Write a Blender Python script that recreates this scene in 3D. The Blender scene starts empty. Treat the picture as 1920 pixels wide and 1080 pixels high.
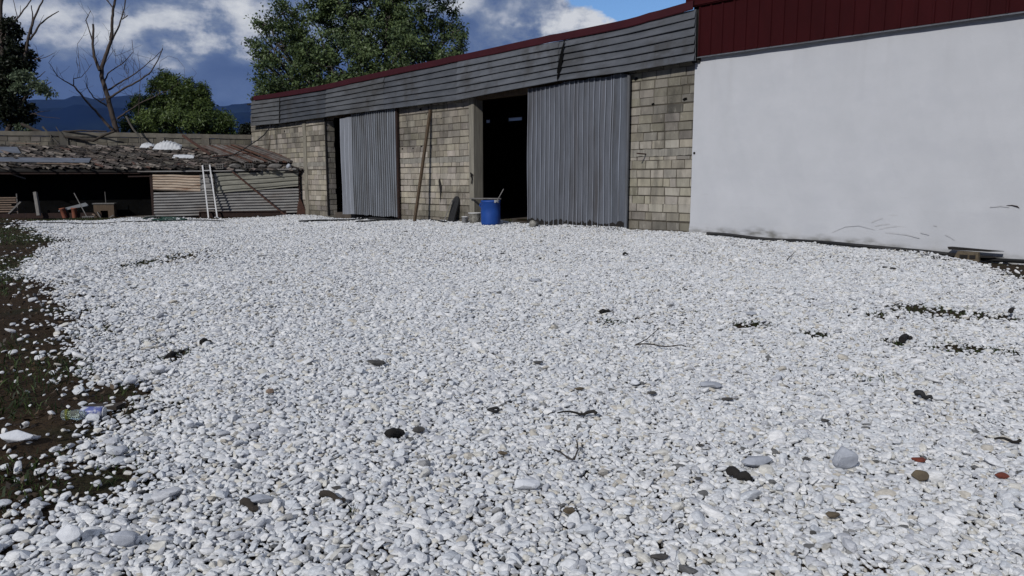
import bpy, bmesh, math, random
import numpy as np
from mathutils import Vector, Matrix
random.seed(7); rng = np.random.default_rng(11)
R = math.radians
sc = bpy.context.scene
COL = sc.collection

# ------------------------------------------------------------------ camera maths
F = 1387.0
PITCH = math.atan(200 / F)
CAM = Vector((0, 0, 1.25))
def ray(px, py):
    dx, dy = (px - 960) / F, (540 - py) / F
    c, s = math.cos(PITCH), math.sin(PITCH)
    return Vector((dx, c + dy * s, -s + dy * c))
def ground_z(x, y):
    x = np.asarray(x, float); y = np.asarray(y, float)
    def sm(t):
        t = np.clip(t, 0, 1); return t * t * (3 - 2 * t)
    z = -0.17 * sm((y - 19) / 11) * sm((2 - x) / 8) - 0.12 * sm((x - 5.2) / 3.5) * sm((y - 8) / 3)
    near = np.exp(-np.maximum(np.hypot(x, y - 12) - 22, 0) / 25)
    z = z + near * (0.022 * np.sin(x * 1.1 + 0.6 * y) + 0.018 * np.sin(0.8 * y - 1.7 * x + 2) + 0.012 * np.sin(2.9 * x + 1.3 * y))
    return z
def gz(x, y): return float(ground_z(x, y))
def G(px, py, z=None):
    d = ray(px, py); zz = 0.0 if z is None else z
    for _ in range(6):
        t = (zz - CAM.z) / d.z
        p = CAM + d * t
        if z is not None: return p
        zz = gz(p.x, p.y)
    return p
def at_depth(px, py, Y):
    d = ray(px, py); return CAM + d * (Y / d.y)

class Frame:
    """a vertical working plane of a building: x to the right along the front, y into the building"""
    def __init__(s, o, rz):
        s.o = Vector(o); s.rz = rz
        s.X = Vector((math.cos(rz), math.sin(rz), 0)); s.Y = Vector((-math.sin(rz), math.cos(rz), 0))
    def px(s, px, py, y=0.0):
        d = ray(px, py); p0 = s.o + s.Y * y
        t = (p0 - CAM).dot(s.Y) / d.dot(s.Y)
        p = CAM + d * t - s.o
        return p.dot(s.X), p.z
    def w(s, x, y, z): return s.o + s.X * x + s.Y * y + Vector((0, 0, z))
    def loc(s, p):
        q = Vector(p) - s.o; return Vector((q.dot(s.X), q.dot(s.Y), q.z))

# ------------------------------------------------------------------ mesh builder
class MB:
    def __init__(s): s.v = []; s.f = []; s.t = []; s.sm = []
    def add(s, vs, fs, tint=(1, 1, 1), smooth=False):
        b = len(s.v); s.v += [tuple(p) for p in vs]
        for f in fs:
            s.f.append([b + i for i in f]); s.t.append(tint); s.sm.append(smooth)
    def hexa(s, p, tint=(1, 1, 1)):
        s.add(p, [(0, 3, 2, 1), (4, 5, 6, 7), (0, 1, 5, 4), (1, 2, 6, 5), (2, 3, 7, 6), (3, 0, 4, 7)], tint)
    def box(s, x0, x1, y0, y1, z0, z1, tint=(1, 1, 1)):
        s.hexa([(x0, y0, z0), (x1, y0, z0), (x1, y1, z0), (x0, y1, z0), (x0, y0, z1), (x1, y0, z1), (x1, y1, z1), (x0, y1, z1)], tint)
    def bar(s, a, b, w, h, up=(0, 0, 1), tint=(1, 1, 1)):
        a, b = Vector(a), Vector(b); d = (b - a).normalized(); u = Vector(up)
        if abs(d.dot(u)) > .95: u = Vector((0, 1, 0))
        r = d.cross(u).normalized(); u = r.cross(d).normalized()
        q = [r * (-w / 2) + u * (-h / 2), r * (w / 2) + u * (-h / 2), r * (w / 2) + u * (h / 2), r * (-w / 2) + u * (h / 2)]
        s.hexa([a + k for k in q] + [b + k for k in q], tint)
    def tube(s, pts, rad, n=6, tint=(1, 1, 1)):
        pts = [Vector(p) for p in pts]
        if not hasattr(rad, '__len__'): rad = [rad] * len(pts)
        vs = []; u = None
        for i, p in enumerate(pts):
            d = (pts[min(i + 1, len(pts) - 1)] - pts[max(i - 1, 0)]).normalized()
            if u is None:
                u = Vector((0, 0, 1)) if abs(d.z) < .9 else Vector((1, 0, 0))
            u = (u - d * u.dot(d)).normalized(); r = d.cross(u)
            for k in range(n):
                a = 2 * math.pi * k / n
                vs.append(p + (u * math.cos(a) + r * math.sin(a)) * rad[i])
        fs = []
        for i in range(len(pts) - 1):
            for k in range(n):
                fs.append((i * n + k, i * n + (k + 1) % n, (i + 1) * n + (k + 1) % n, (i + 1) * n + k))
        s.add(vs, fs, tint, True)
        s.add(vs[:n], [tuple(reversed(range(n)))], tint); s.add(vs[-n:], [tuple(range(n))], tint)
    def lathe(s, prof, n=24, c=(0, 0, 0), tint=(1, 1, 1), wob=0.0):
        vs = []
        for r, z in prof:
            for k in range(n):
                a = 2 * math.pi * k / n; rr = r * (1 + wob * math.sin(3 * a + z * 9))
                vs.append((c[0] + rr * math.cos(a), c[1] + rr * math.sin(a), c[2] + z))
        fs = [(i * n + k, i * n + (k + 1) % n, (i + 1) * n + (k + 1) % n, (i + 1) * n + k) for i in range(len(prof) - 1) for k in range(n)]
        s.add(vs, fs, tint, True)
    def sheet(s, grid, tint=(1, 1, 1), smooth=False, thick=None):
        """grid[i][j] of points; thick = offset vector for a back face so that the sheet has depth"""
        nr, nc = len(grid), len(grid[0])
        vs = [p for row in grid for p in row]
        fs = [(i * nc + j, i * nc + j + 1, (i + 1) * nc + j + 1, (i + 1) * nc + j) for i in range(nr - 1) for j in range(nc - 1)]
        s.add(vs, fs, tint, smooth)
        if thick:
            t = Vector(thick)
            s.add([Vector(p) + t for p in vs], [tuple(reversed(f)) for f in fs], tint, smooth)
            e = [grid[0][j] for j in range(nc)] + [grid[i][-1] for i in range(1, nr)] + [grid[-1][j] for j in range(nc - 2, -1, -1)] + [grid[i][0] for i in range(nr - 2, 0, -1)]
            m = len(e)
            s.add([Vector(p) for p in e] + [Vector(p) + t for p in e], [(k, m + k, m + (k + 1) % m, (k + 1) % m) for k in range(m)], tint)
    def obj(s, name, mat, parent=None, loc=None, rz=0):
        me = bpy.data.meshes.new(name); me.from_pydata(s.v, [], s.f)
        ca = me.color_attributes.new('tint', 'FLOAT_COLOR', 'CORNER')
        cnt = np.array([len(f) for f in s.f]); tt = np.array(s.t, float).reshape(-1, 3)
        cc = np.ones((int(cnt.sum()), 4)); cc[:, :3] = np.repeat(tt, cnt, axis=0)
        ca.data.foreach_set('color', cc.ravel())
        me.polygons.foreach_set('use_smooth', np.array(s.sm, bool))
        me.materials.append(mat); me.update()
        o = bpy.data.objects.new(name, me); COL.objects.link(o)
        if parent is not None: o.parent = parent
        if loc is not None: o.location = loc
        if rz: o.rotation_euler.z = rz
        return o

def tag(o, label=None, cat=None, group=None, kind=None):
    for k, v in (('label', label), ('category', cat), ('group', group), ('kind', kind)):
        if v: o[k] = v
    return o
def thing(name, label, cat, loc=(0, 0, 0), rz=0, group=None):
    o = bpy.data.objects.new(name, None); COL.objects.link(o); o.empty_display_size = .2
    o.location = loc; o.rotation_euler.z = rz
    return tag(o, label, cat, group)

# ------------------------------------------------------------------ materials
def mat(name, c1, c2=None, scale=6.0, rough=.8, stretch=(1, 1, 1), bump=.2, bscale=40, metal=0.0, tint=True, c3=None, scale3=1.5, amt3=.5, stretch3=None, detail=8, contrast=(.35, .65), c3edge=(.5, .68), bdist=.01, spec=.3):
    m = bpy.data.materials.new(name); m.use_nodes = True
    N, L = m.node_tree.nodes, m.node_tree.links
    b = N['Principled BSDF']; b.inputs['Roughness'].default_value = rough; b.inputs['Metallic'].default_value = metal
    b.inputs['Specular IOR Level'].default_value = spec
    tc = N.new('ShaderNodeTexCoord')
    def noise(sc_, st, det=detail):
        mp = N.new('ShaderNodeMapping'); mp.inputs['Scale'].default_value = st
        L.new(tc.outputs['Object'], mp.inputs['Vector'])
        n = N.new('ShaderNodeTexNoise'); n.inputs['Scale'].default_value = sc_; n.inputs['Detail'].default_value = det
        n.inputs['Roughness'].default_value = .62
        L.new(mp.outputs[0], n.inputs['Vector']); return n
    def ramp(src, a, b_):
        r = N.new('ShaderNodeMapRange'); r.inputs['From Min'].default_value = a; r.inputs['From Max'].default_value = b_
        L.new(src, r.inputs['Value']); return r.outputs[0]
    def mix(fac, a, b_, mode='MIX'):
        x = N.new('ShaderNodeMix'); x.data_type = 'RGBA'; x.blend_type = mode
        for sck, val in ((x.inputs[0], fac), (x.inputs[6], a), (x.inputs[7], b_)):
            if hasattr(val, 'links') or hasattr(val, 'is_linked'): L.new(val, sck)
            elif isinstance(val, (int, float)): sck.default_value = val
            else: sck.default_value = (*val, 1)
        return x.outputs[2]
    n1 = noise(scale, stretch)
    col = mix(ramp(n1.outputs['Fac'], *contrast), c1, c2 or c1)
    if c3:
        n3 = noise(scale3, stretch3 or stretch)
        f = N.new('ShaderNodeMath'); f.operation = 'MULTIPLY'; f.inputs[1].default_value = amt3
        L.new(ramp(n3.outputs['Fac'], *c3edge), f.inputs[0])
        col = mix(f.outputs[0], col, c3)
    if tint:
        at = N.new('ShaderNodeAttribute'); at.attribute_name = 'tint'
        col = mix(1.0, col, at.outputs['Color'], 'MULTIPLY')
    L.new(col, b.inputs['Base Color'])
    if bump:
        nb = noise(bscale, (1, 1, 1), 4)
        bp = N.new('ShaderNodeBump'); bp.inputs['Strength'].default_value = bump; bp.inputs['Distance'].default_value = bdist
        L.new(nb.outputs['Fac'], bp.inputs['Height']); L.new(bp.outputs[0], b.inputs['Normal'])
    m['b'] = 1
    return m
M = {}
M['block'] = mat('concrete_block', (.36, .332, .288), (.255, .235, .205), 5, .95, (1, 1, .35), .5, 60, c3=(.085, .08, .072), scale3=1.1, amt3=.8, stretch3=(1, 1, .6))
def streaks(m, col, scale, stretch, amt, lo=.55, gain=5):
    N, L = m.node_tree.nodes, m.node_tree.links; b = N['Principled BSDF']; src = b.inputs['Base Color'].links[0].from_socket
    tc = N.new('ShaderNodeTexCoord'); mp = N.new('ShaderNodeMapping'); mp.inputs['Scale'].default_value = stretch; L.new(tc.outputs['Object'], mp.inputs[0])
    t = N.new('ShaderNodeTexNoise'); t.inputs['Scale'].default_value = scale; t.inputs['Detail'].default_value = 8; t.inputs['Roughness'].default_value = .65; L.new(mp.outputs[0], t.inputs[0])
    r = N.new('ShaderNodeMapRange'); r.inputs[1].default_value = lo; r.inputs[2].default_value = lo + 1 / gain; r.inputs[4].default_value = amt; L.new(t.outputs['Fac'], r.inputs[0])
    x = N.new('ShaderNodeMix'); x.data_type = 'RGBA'; L.new(r.outputs[0], x.inputs[0]); L.new(src, x.inputs[6]); x.inputs[7].default_value = (*col, 1); L.new(x.outputs[2], b.inputs['Base Color'])
streaks(M['block'], (.075, .07, .062), 2.6, (1, 1, .16), .7)
streaks(M['block'], (.40, .375, .325), 7, (1, 1, .5), .5, .58, 8)
M['mortar'] = mat('mortar', (.085, .073, .056), (.05, .044, .035), 9, .95, bump=.5)
M['pillar'] = mat('cast_concrete', (.27, .255, .22), (.17, .16, .14), 6, .95, (3, 3, .25), .4, 50, c3=(.12, .115, .1), scale3=1.4, amt3=.6)
M['oldblock'] = mat('old_dark_block', (.17, .155, .125), (.105, .095, .08), 4, .95, (1, 1, .7), .5, 60, c3=(.05, .048, .045), scale3=.7, amt3=.7)
M['siding'] = mat('weathered_siding', (.086, .092, .104), (.058, .063, .072), 3, .7, (.5, 1, 1.6), .15, 60, c3=(.036, .035, .034), scale3=1.1, amt3=.75, stretch3=(.5, 1, 1), spec=.2)
M['zinc'] = mat('zinc_sheet', (.118, .127, .146), (.086, .093, .106), 3, .6, (3, 3, .3), .08, 40, c3=(.052, .049, .047), scale3=1.6, amt3=.6, stretch3=(2, 2, .25), metal=0.0, spec=.25)
M['pale_zinc'] = mat('pale_zinc', (.215, .23, .25), (.165, .175, .19), 3, .6, (3, 3, .4), .08, 40, c3=(.2, .2, .2), scale3=1.5, amt3=.4, spec=.4)
streaks(M['zinc'], (.055, .042, .034), 2.2, (1.5, 1.5, .08), .6, .56, 6)
streaks(M['siding'], (.04, .037, .034), 1.6, (1, 1, .5), .7, .55, 6)
streaks(M['siding'], (.13, .135, .145), 4, (.3, 1, 1.5), .5, .58, 7)
M['scuff'] = mat('scuffed_render', (.405, .41, .425), (.455, .462, .482), 14, .9, bump=0)
M['maroon'] = mat('maroon_sheet', (.033, .0055, .0068), (.025, .0045, .0055), 2, .7, (1, 1, .4), .05, 30, spec=.05)
M['trim'] = mat('maroon_trim', (.046, .0105, .0145), (.037, .009, .012), 2, .6, (1, 1, .4), .05, 30, spec=.12)
M['white'] = mat('white_render', (.475, .485, .51), (.445, .456, .48), 1.6, .85, (1, 1, 1), .25, 22, c3=(.43, .441, .470), scale3=1.1, amt3=.7, stretch3=(1, 1, 1.8), detail=12, bdist=.006)
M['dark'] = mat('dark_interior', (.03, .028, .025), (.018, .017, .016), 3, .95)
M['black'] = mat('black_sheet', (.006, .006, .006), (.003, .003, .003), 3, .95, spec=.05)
M['floor'] = mat('old_floor', (.09, .075, .062), (.06, .05, .042), 3, .9)
M['wood'] = mat('weathered_wood', (.12, .085, .055), (.065, .046, .032), 6, .85, (6, 6, .5), .3, 60)
M['palewood'] = mat('pale_wood', (.24, .175, .13), (.15, .11, .085), 6, .85, (2, 6, 6), .3, 60)
M['greywood'] = mat('grey_wood', (.2, .19, .18), (.11, .105, .1), 6, .9, (6, 6, .6), .3, 60)
M['rust'] = mat('rusty_steel', (.075, .035, .024), (.04, .021, .017), 8, .85, bump=.4)
M['darkrust'] = mat('dark_rust', (.035, .018, .014), (.02, .012, .01), 8, .85, bump=.4)
M['rustsheet'] = mat('rusting_sheet', (.46, .38, .30), (.34, .27, .205), 4, .8, (.6, 1, 2), .2, 50, c3=(.15, .06, .025), scale3=2.2, amt3=.8, stretch3=(.5, 1, 3))
M['shedsheet'] = mat('old_grey_sheet', (.26, .255, .245), (.175, .17, .165), 3, .75, (.6, 1, 2), .2, 50, c3=(.11, .075, .055), scale3=1.2, amt3=.5)
M['plank'] = mat('mossy_board', (.27, .265, .22), (.18, .175, .15), 4, .85, (.5, 1, 3), .3, 50, c3=(.12, .115, .09), scale3=1.8, amt3=.5)
M['roofjunk'] = mat('roof_debris', (.095, .083, .075), (.032, .028, .025), 7, .95, bump=.5)
M['alu'] = mat('aluminium', (.62, .62, .62), (.5, .5, .5), 5, .45, bump=0)
M['blue'] = mat('blue_plastic', (.012, .06, .27), (.009, .048, .22), 4, .5, bump=.05, spec=.35)
M['whiteplastic'] = mat('white_plastic', (.62, .62, .62), (.52, .52, .51), 5, .5, bump=0)
M['cement'] = mat('cement_crust', (.3, .29, .26), (.12, .115, .1), 12, .95, bump=.8, bscale=30)
M['rubber'] = mat('black_rubber', (.012, .012, .013), (.02, .02, .02), 6, .7, bump=.1)
M['tarp'] = mat('white_tarp', (.55, .56, .57), (.42, .43, .44), 5, .6, bump=.3, bscale=14)
M['terracotta'] = mat('terracotta', (.24, .085, .05), (.16, .06, .04), 6, .85, bump=.1)
M['brickgrey'] = mat('grey_brick', (.16, .15, .14), (.1, .095, .09), 8, .95, bump=.6)
M['darkstone'] = mat('dark_stone', (.075, .07, .065), (.04, .038, .036), 14, .8, bump=.4)
M['brownstone'] = mat('brown_stone', (.12, .095, .06), (.07, .055, .038), 14, .8, bump=.4)
M['greystone'] = mat('grey_marble', (.36, .38, .42), (.27, .285, .32), 10, .8, (1, 1, 3), .4, 40)
M['whitestone'] = mat('white_marble', (.62, .635, .66), (.5, .515, .545), 9, .8, (1, 1, 3), .4, 40)
M['brickred'] = mat('red_brick', (.18, .045, .025), (.11, .03, .02), 12, .9, bump=.5)
M['bark'] = mat('dead_bark', (.085, .066, .056), (.04, .032, .028), 5, .95, (3, 3, .6), .5, 25)
M['greybark'] = mat('grey_bark', (.12, .11, .095), (.06, .055, .048), 5, .95, (3, 3, .6), .5, 25)
M['twig'] = mat('twig', (.05, .04, .033), (.03, .025, .02), 9, .95, bump=.2)
M['char'] = mat('charred', (.012, .011, .01), (.02, .018, .017), 9, .95, bump=.4)
M['greenhose'] = mat('green_hose', (.012, .05, .035), (.01, .035, .03), 5, .5, bump=0)
M['bluegrey'] = mat('blue_grey_sheet', (.11, .122, .15), (.07, .08, .1), 3, .55, (.5, 1, 1), .1, 30)
M['can'] = mat('can_paint', (.1, .12, .3), (.45, .47, .52), 22, .35, bump=0, contrast=(.45, .55))

def leafmat(name, c1, c2):
    m = bpy.data.materials.new(name); m.use_nodes = True
    N, L = m.node_tree.nodes, m.node_tree.links
    b = N['Principled BSDF']; b.inputs['Roughness'].default_value = .5; b.inputs['Specular IOR Level'].default_value = .3
    at = N.new('ShaderNodeAttribute'); at.attribute_name = 'tint'
    sep = N.new('ShaderNodeSeparateColor'); L.new(at.outputs['Color'], sep.inputs[0])
    x = N.new('ShaderNodeMix'); x.data_type = 'RGBA'; x.inputs[6].default_value = (*c1, 1); x.inputs[7].default_value = (*c2, 1)
    L.new(sep.outputs[0], x.inputs[0]); L.new(x.outputs[2], b.inputs['Base Color'])
    tr = N.new('ShaderNodeBsdfTranslucent'); L.new(x.outputs[2], tr.inputs['Color'])
    ms = N.new('ShaderNodeMixShader'); ms.inputs[0].default_value = .25
    L.new(b.outputs[0], ms.inputs[1]); L.new(tr.outputs[0], ms.inputs[2])
    L.new(ms.outputs[0], N['Material Output'].inputs['Surface'])
    return m
M['leaf_big'] = leafmat('leaf_big', (.028, .050, .020), (.14, .19, .075))
M['leaf_bush'] = leafmat('leaf_bush', (.028, .050, .015), (.13, .18, .05))
M['leaf_dark'] = leafmat('leaf_dark', (.010, .014, .008), (.022, .03, .015))
M['leaf_grey'] = leafmat('leaf_grey', (.06, .085, .05), (.13, .17, .10))
M['grass'] = leafmat('grass_blade', (.014, .024, .008), (.06, .09, .026))

# ------------------------------------------------------------------ camera, sun, world
cam_d = bpy.data.cameras.new('camera'); cam = bpy.data.objects.new('camera', cam_d); COL.objects.link(cam)
cam_d.sensor_width = 36; cam_d.lens = 36 * F / 1920; cam_d.clip_start = .05; cam_d.clip_end = 30000
cam.location = CAM; cam.rotation_euler = (R(90) - PITCH, 0, 0)
sc.camera = cam
SUN_EL, SUN_LEFT = R(31), R(30)
sd = Vector((-math.sin(SUN_LEFT) * math.cos(SUN_EL), -math.cos(SUN_LEFT) * math.cos(SUN_EL), math.sin(SUN_EL)))
sl = bpy.data.lights.new('sun', 'SUN'); sl.energy = 3.5; sl.angle = R(.5); sl.color = (1, .975, .94)
so = bpy.data.objects.new('sun', sl); COL.objects.link(so); so.rotation_euler = (-sd).to_track_quat('-Z', 'Y').to_euler(); so.location = (-20, -30, 30)

w = bpy.data.worlds.new('World'); sc.world = w; w.use_nodes = True
N, L = w.node_tree.nodes, w.node_tree.links
bg = N['Background']; bg.inputs['Strength'].default_value = .1
sky = N.new('ShaderNodeTexSky'); sky.sky_type = 'NISHITA'; sky.sun_disc = False; sky.sun_elevation = SUN_EL
sky.sun_rotation = math.atan2(sd.x, sd.y); sky.ozone_density = 1.6; sky.air_density = 1.0; sky.dust_density = .4
tc = N.new('ShaderNodeTexCoord'); sep = N.new('ShaderNodeSeparateXYZ'); L.new(tc.outputs['Generated'], sep.inputs[0])
def mth(op, a, b=None, c=None, clamp=False):
    n = N.new('ShaderNodeMath'); n.operation = op; n.use_clamp = clamp
    for i, v in enumerate((a, b, c)):
        if v is None: continue
        if isinstance(v, (int, float)): n.inputs[i].default_value = v
        else: L.new(v, n.inputs[i])
    return n.outputs[0]
az0 = mth('ARCTAN2', sep.outputs[0], sep.outputs[1]); el0 = mth('ARCSINE', sep.outputs[2])
def wnoise(sx, sy, scale, detail=8, off=0.0, rough=.55, dist=0.0):
    cb = N.new('ShaderNodeCombineXYZ'); L.new(mth('MULTIPLY', az0, sx), cb.inputs[0]); L.new(mth('MULTIPLY', el0, sy), cb.inputs[1]); cb.inputs[2].default_value = off
    n = N.new('ShaderNodeTexNoise'); n.inputs['Scale'].default_value = scale; n.inputs['Detail'].default_value = detail; n.inputs['Roughness'].default_value = rough
    n.inputs['Distortion'].default_value = dist
    L.new(cb.outputs[0], n.inputs['Vector']); return n.outputs['Fac']
nA = wnoise(1, 1.8, 9, 9, 3.1); nB = wnoise(1, 1.8, 9, 9, 8.4); nC = wnoise(1, 1.35, 19, 10, 5.5, .56); nD = wnoise(1, 3.5, 6, 6, 1.2)
az = mth('ADD', az0, mth('MULTIPLY', mth('SUBTRACT', nA, .5), .17)); el = mth('ADD', el0, mth('MULTIPLY', mth('SUBTRACT', nB, .5), .11))
def azel(px, py):
    d = ray(px, py).normalized(); return math.atan2(d.x, d.y), math.asin(d.z)
def blob(px, py, wx, wy, amp, flat=1.0):
    a, e = azel(px, py); sa, se = wx / F, wy / F
    u = mth('MULTIPLY', mth('SUBTRACT', az, a), 1 / sa); v = mth('MULTIPLY', mth('SUBTRACT', el, e), 1 / se)
    d = mth('ADD', mth('MULTIPLY', u, u), mth('MULTIPLY', v, v))
    return mth('MULTIPLY', mth('EXPONENT', mth('MULTIPLY', d, -flat)), amp)
def addall(bs):
    x = bs[0]
    for b in bs[1:]: x = mth('ADD', x, b)
    return x
# brightness field of the cloud deck: bright cumulus heads over slate-grey undersides
bright = addall([blob(400, 55, 120, 30, .85), blob(330, 62, 60, 22, .35), blob(190, 65, 120, 34, .42), blob(80, 25, 150, 50, .62), blob(470, 15, 70, 24, .7),
                 blob(890, 12, 110, 28, .62), blob(1085, 15, 70, 30, .95), blob(1040, 55, 90, 20, .9), blob(1150, 45, 110, 14, 1.0), blob(960, 85, 90, 18, .45), blob(450, 175, 60, 16, .22),
                 blob(650, 60, 160, 60, .3), blob(1500, -60, 300, 60, .6), blob(-300, 20, 220, 60, .55)])
tex = mth('ADD', mth('MULTIPLY', nC, 2.7), -.74)
bright = mth('MULTIPLY', bright, tex)
bright = mth('ADD', bright, mth('MULTIPLY', mth('SUBTRACT', nD, .45), .42))
high = mth('MULTIPLY', mth('SUBTRACT', el0, .30), 1.2, clamp=True)
bright = mth('ADD', bright, mth('MULTIPLY', high, mth('ADD', mth('MULTIPLY', nC, .5), .5)))  # whiter cloud added overhead, out of view, to lift and neutralise fill light
ramp = N.new('ShaderNodeValToRGB'); L.new(bright, ramp.inputs[0])
cr = ramp.color_ramp; cr.elements[0].position = 0.0; cr.elements[0].color = (.066, .112, .255, 1)
cr.elements[1].position = 1.0; cr.elements[1].color = (.74, .76, .80, 1)
for p, c in ((.18, (.105, .16, .315)), (.34, (.20, .255, .385)), (.52, (.42, .46, .56)), (.72, (.60, .63, .69))):
    e_ = cr.elements.new(p); e_.color = (*c, 1)
sc10 = N.new('ShaderNodeVectorMath'); sc10.operation = 'SCALE'; sc10.inputs['Scale'].default_value = 10.0; L.new(ramp.outputs[0], sc10.inputs[0])
clear = addall([blob(1215, 2, 130, 34, 1.6, 1.2), blob(1420, -150, 330, 120, 1.0)])
hole = mth('MULTIPLY', mth('SUBTRACT', mth('ADD', clear, mth('MULTIPLY', high, mth('SUBTRACT', nD, .62))), .45), 4.0, clamp=True)
mx = N.new('ShaderNodeMix'); mx.data_type = 'RGBA'; L.new(hole, mx.inputs[0]); L.new(sc10.outputs[0], mx.inputs[6])
blu = N.new('ShaderNodeMix'); blu.data_type = 'RGBA'; blu.blend_type = 'MULTIPLY'; blu.inputs[0].default_value = 1; blu.inputs[7].default_value = (.72, .95, 1.25, 1)
L.new(sky.outputs[0], blu.inputs[6]); L.new(blu.outputs[2], mx.inputs[7])
L.new(mx.outputs[2], bg.inputs['Color'])
sc.view_settings.view_transform = 'Standard'; sc.view_settings.look = 'None'; sc.view_settings.exposure = -.2; sc.view_settings.gamma = 1

# ------------------------------------------------------------------ ground
def sines(x, y, fr, seed):
    r = np.random.default_rng(seed); s = 0
    for k in range(7):
        a = r.uniform(0, 2 * np.pi); f = fr * r.uniform(.6, 1.8); s = s + np.sin(f * (x * np.cos(a) + y * np.sin(a)) + r.uniform(0, 6.3))
    return s / 7
gc = np.concatenate([[-9000, -4000, -1500, -600, -250, -120, -70, -45, -34], np.arange(-27, 27.01, .22), [34, 45, 70, 120, 250, 600, 1500, 4000, 9000]])
gy = np.concatenate([[-9000, -3000, -800, -200, -60, -20, -8], np.arange(-3, 38.01, .22), [44, 55, 75, 110, 180, 350, 800, 2000, 5000, 12000]])
XX, YY = np.meshgrid(gc, gy)
ZZ = ground_z(XX, YY) + .012 * sines(XX, YY, 9, 5) * (np.abs(XX) < 27) * (YY < 38) - .012
gm = bpy.data.meshes.new('ground')
ny, nx = XX.shape
idx = np.arange(nx * ny).reshape(ny, nx)
gm.from_pydata(np.stack([XX, YY, ZZ], -1).reshape(-1, 3).tolist(), [], np.stack([idx[:-1, :-1], idx[:-1, 1:], idx[1:, 1:], idx[1:, :-1]], -1).reshape(-1, 4).tolist())
gm.polygons.foreach_set('use_smooth', np.ones(len(gm.polygons), bool))
M['soil'] = mat('soil', (.042, .028, .016), (.024, .016, .010), 2.2, .95, (1, 1, 1), 1.0, 30, tint=False, c3=(.012, .019, .007), scale3=.9, amt3=.9, bdist=.03, spec=.1)
gm.materials.append(M['soil'])
go = bpy.data.objects.new('ground', gm); COL.objects.link(go); tag(go, kind='structure')

# ------------------------------------------------------------------ facade frame
P0 = G(1295, 440, 0.0)
ANG = math.atan2(1320, math.hypot(F, 200))
B = Frame(P0, ANG - R(90))
def bx(px, py=300, y=0): return B.px(px, py, y)[0]

def block_wall(face, slab, x0, x1, z0, z1, y=0.0, thick=.2, course=.208, bl=.41, seed=0, base=(1, 1, 1), dark=None, var=.16, top=None):
    r = random.Random(seed)
    slab.box(x0 + .003, x1 - .003, y + .006, y + thick, z0, z1)
    z = z0; k = 0
    while z < z1 - .02:
        h = course + r.uniform(-.006, .006); ze = min(z + h, z1)
        x = x0 - (bl / 2 if k % 2 else 0) - r.uniform(0, .09)
        sag = r.uniform(-.014, .014)
        while x < x1:
            l = bl + r.uniform(-.05, .03)
            if r.random() < .10: l *= .5
            a, b = max(x, x0), min(x + l, x1)
            if b - a > .05:
                g = 1 + r.uniform(-var, var)
                dk = dark(.5 * (a + b), z) if dark else 1
                if r.random() < .09: g *= r.uniform(.55, .8)
                t = (base[0] * g * dk, base[1] * g * dk * r.uniform(.98, 1.015), base[2] * g * dk * r.uniform(.93, 1.05))
                m1 = r.uniform(.004, .012); m2 = r.uniform(.004, .011)
                j = lambda s=.005: r.uniform(-s, s)
                yo = y - r.uniform(.004, .016); ch = .007
                pb = [(a + m1 + j(), y + .01, z + m2 + sag + j()), (b - m1 + j(), y + .01, z + m2 + sag + j()), (b - m1 + j(), y + .01, ze - m2 + sag + j()), (a + m1 + j(), y + .01, ze - m2 + sag + j())]
                pf = [(p[0] + (ch if i in (0, 3) else -ch), yo + j(.003), p[2] + (ch if i in (0, 1) else -ch)) for i, p in enumerate(pb)]
                face.add(pf + pb, [(0, 1, 2, 3), (0, 4, 5, 1), (1, 5, 6, 2), (2, 6, 7, 3), (3, 7, 4, 0)], t)
            x += l
        z = ze; k += 1

FB = [(472, 236), (526, 231), (613, 219), (722, 205), (860, 188), (1050, 152), (1180, 134), (1305, 114)]   # lower edge of the grey cladding
FT = [(472, 189), (526, 181), (613, 167), (722, 144), (860, 114), (1050, 77), (1180, 49), (1305, 17)]       # its upper edge
OV = -.2
XL, XR = bx(472, 260), 0.0
ware = thing('block_warehouse', 'long grey concrete block warehouse with two corrugated sliding doors and metal cladding', 'warehouse', P0, B.rz)
DEP = 11.0
x_o1a, x_o1b = bx(613), bx(747)      # first opening
x_o2a, x_o2b = bx(891), bx(1176)     # second opening
x_pil = bx(881)
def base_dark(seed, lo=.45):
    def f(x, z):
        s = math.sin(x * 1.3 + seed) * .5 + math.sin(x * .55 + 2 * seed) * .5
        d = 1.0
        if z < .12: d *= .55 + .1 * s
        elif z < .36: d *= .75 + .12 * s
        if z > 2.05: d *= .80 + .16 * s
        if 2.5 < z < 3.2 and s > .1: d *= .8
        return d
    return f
def wall_part(x0, x1, seed, base):
    fm, sm_ = MB(), MB()
    zb = B.px(.5 * (0) + 1100, 280)[1]
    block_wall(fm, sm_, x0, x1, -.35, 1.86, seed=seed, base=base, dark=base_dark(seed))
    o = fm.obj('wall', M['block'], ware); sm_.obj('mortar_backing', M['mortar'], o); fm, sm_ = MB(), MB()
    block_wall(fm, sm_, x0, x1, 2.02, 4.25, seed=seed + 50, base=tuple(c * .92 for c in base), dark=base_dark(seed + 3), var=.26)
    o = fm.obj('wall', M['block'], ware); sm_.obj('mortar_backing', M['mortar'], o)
    c = MB(); n = int((x1 - x0) / .12) + 2
    top, bot = [], []
    rr = random.Random(seed)
    g = [[(x0 + (x1 - x0) * i / n, -.012 - rr.uniform(0, .012), z + rr.uniform(-.012, .012)) for i in range(n + 1)] for z in (1.855, 1.94, 2.025)]
    c.sheet(g, (1, 1, 1), thick=(0, .05, 0)); c.obj('concrete_band', M['pillar'], o)
wall_part(XL, x_o1a - .0, 3, (1.04, 1.02, .97))
wall_part(x_o1b, x_pil, 9, (1.02, 1.0, .95))
wall_part(x_o2b, -.02, 15, (.96, .96, .92))
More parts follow.
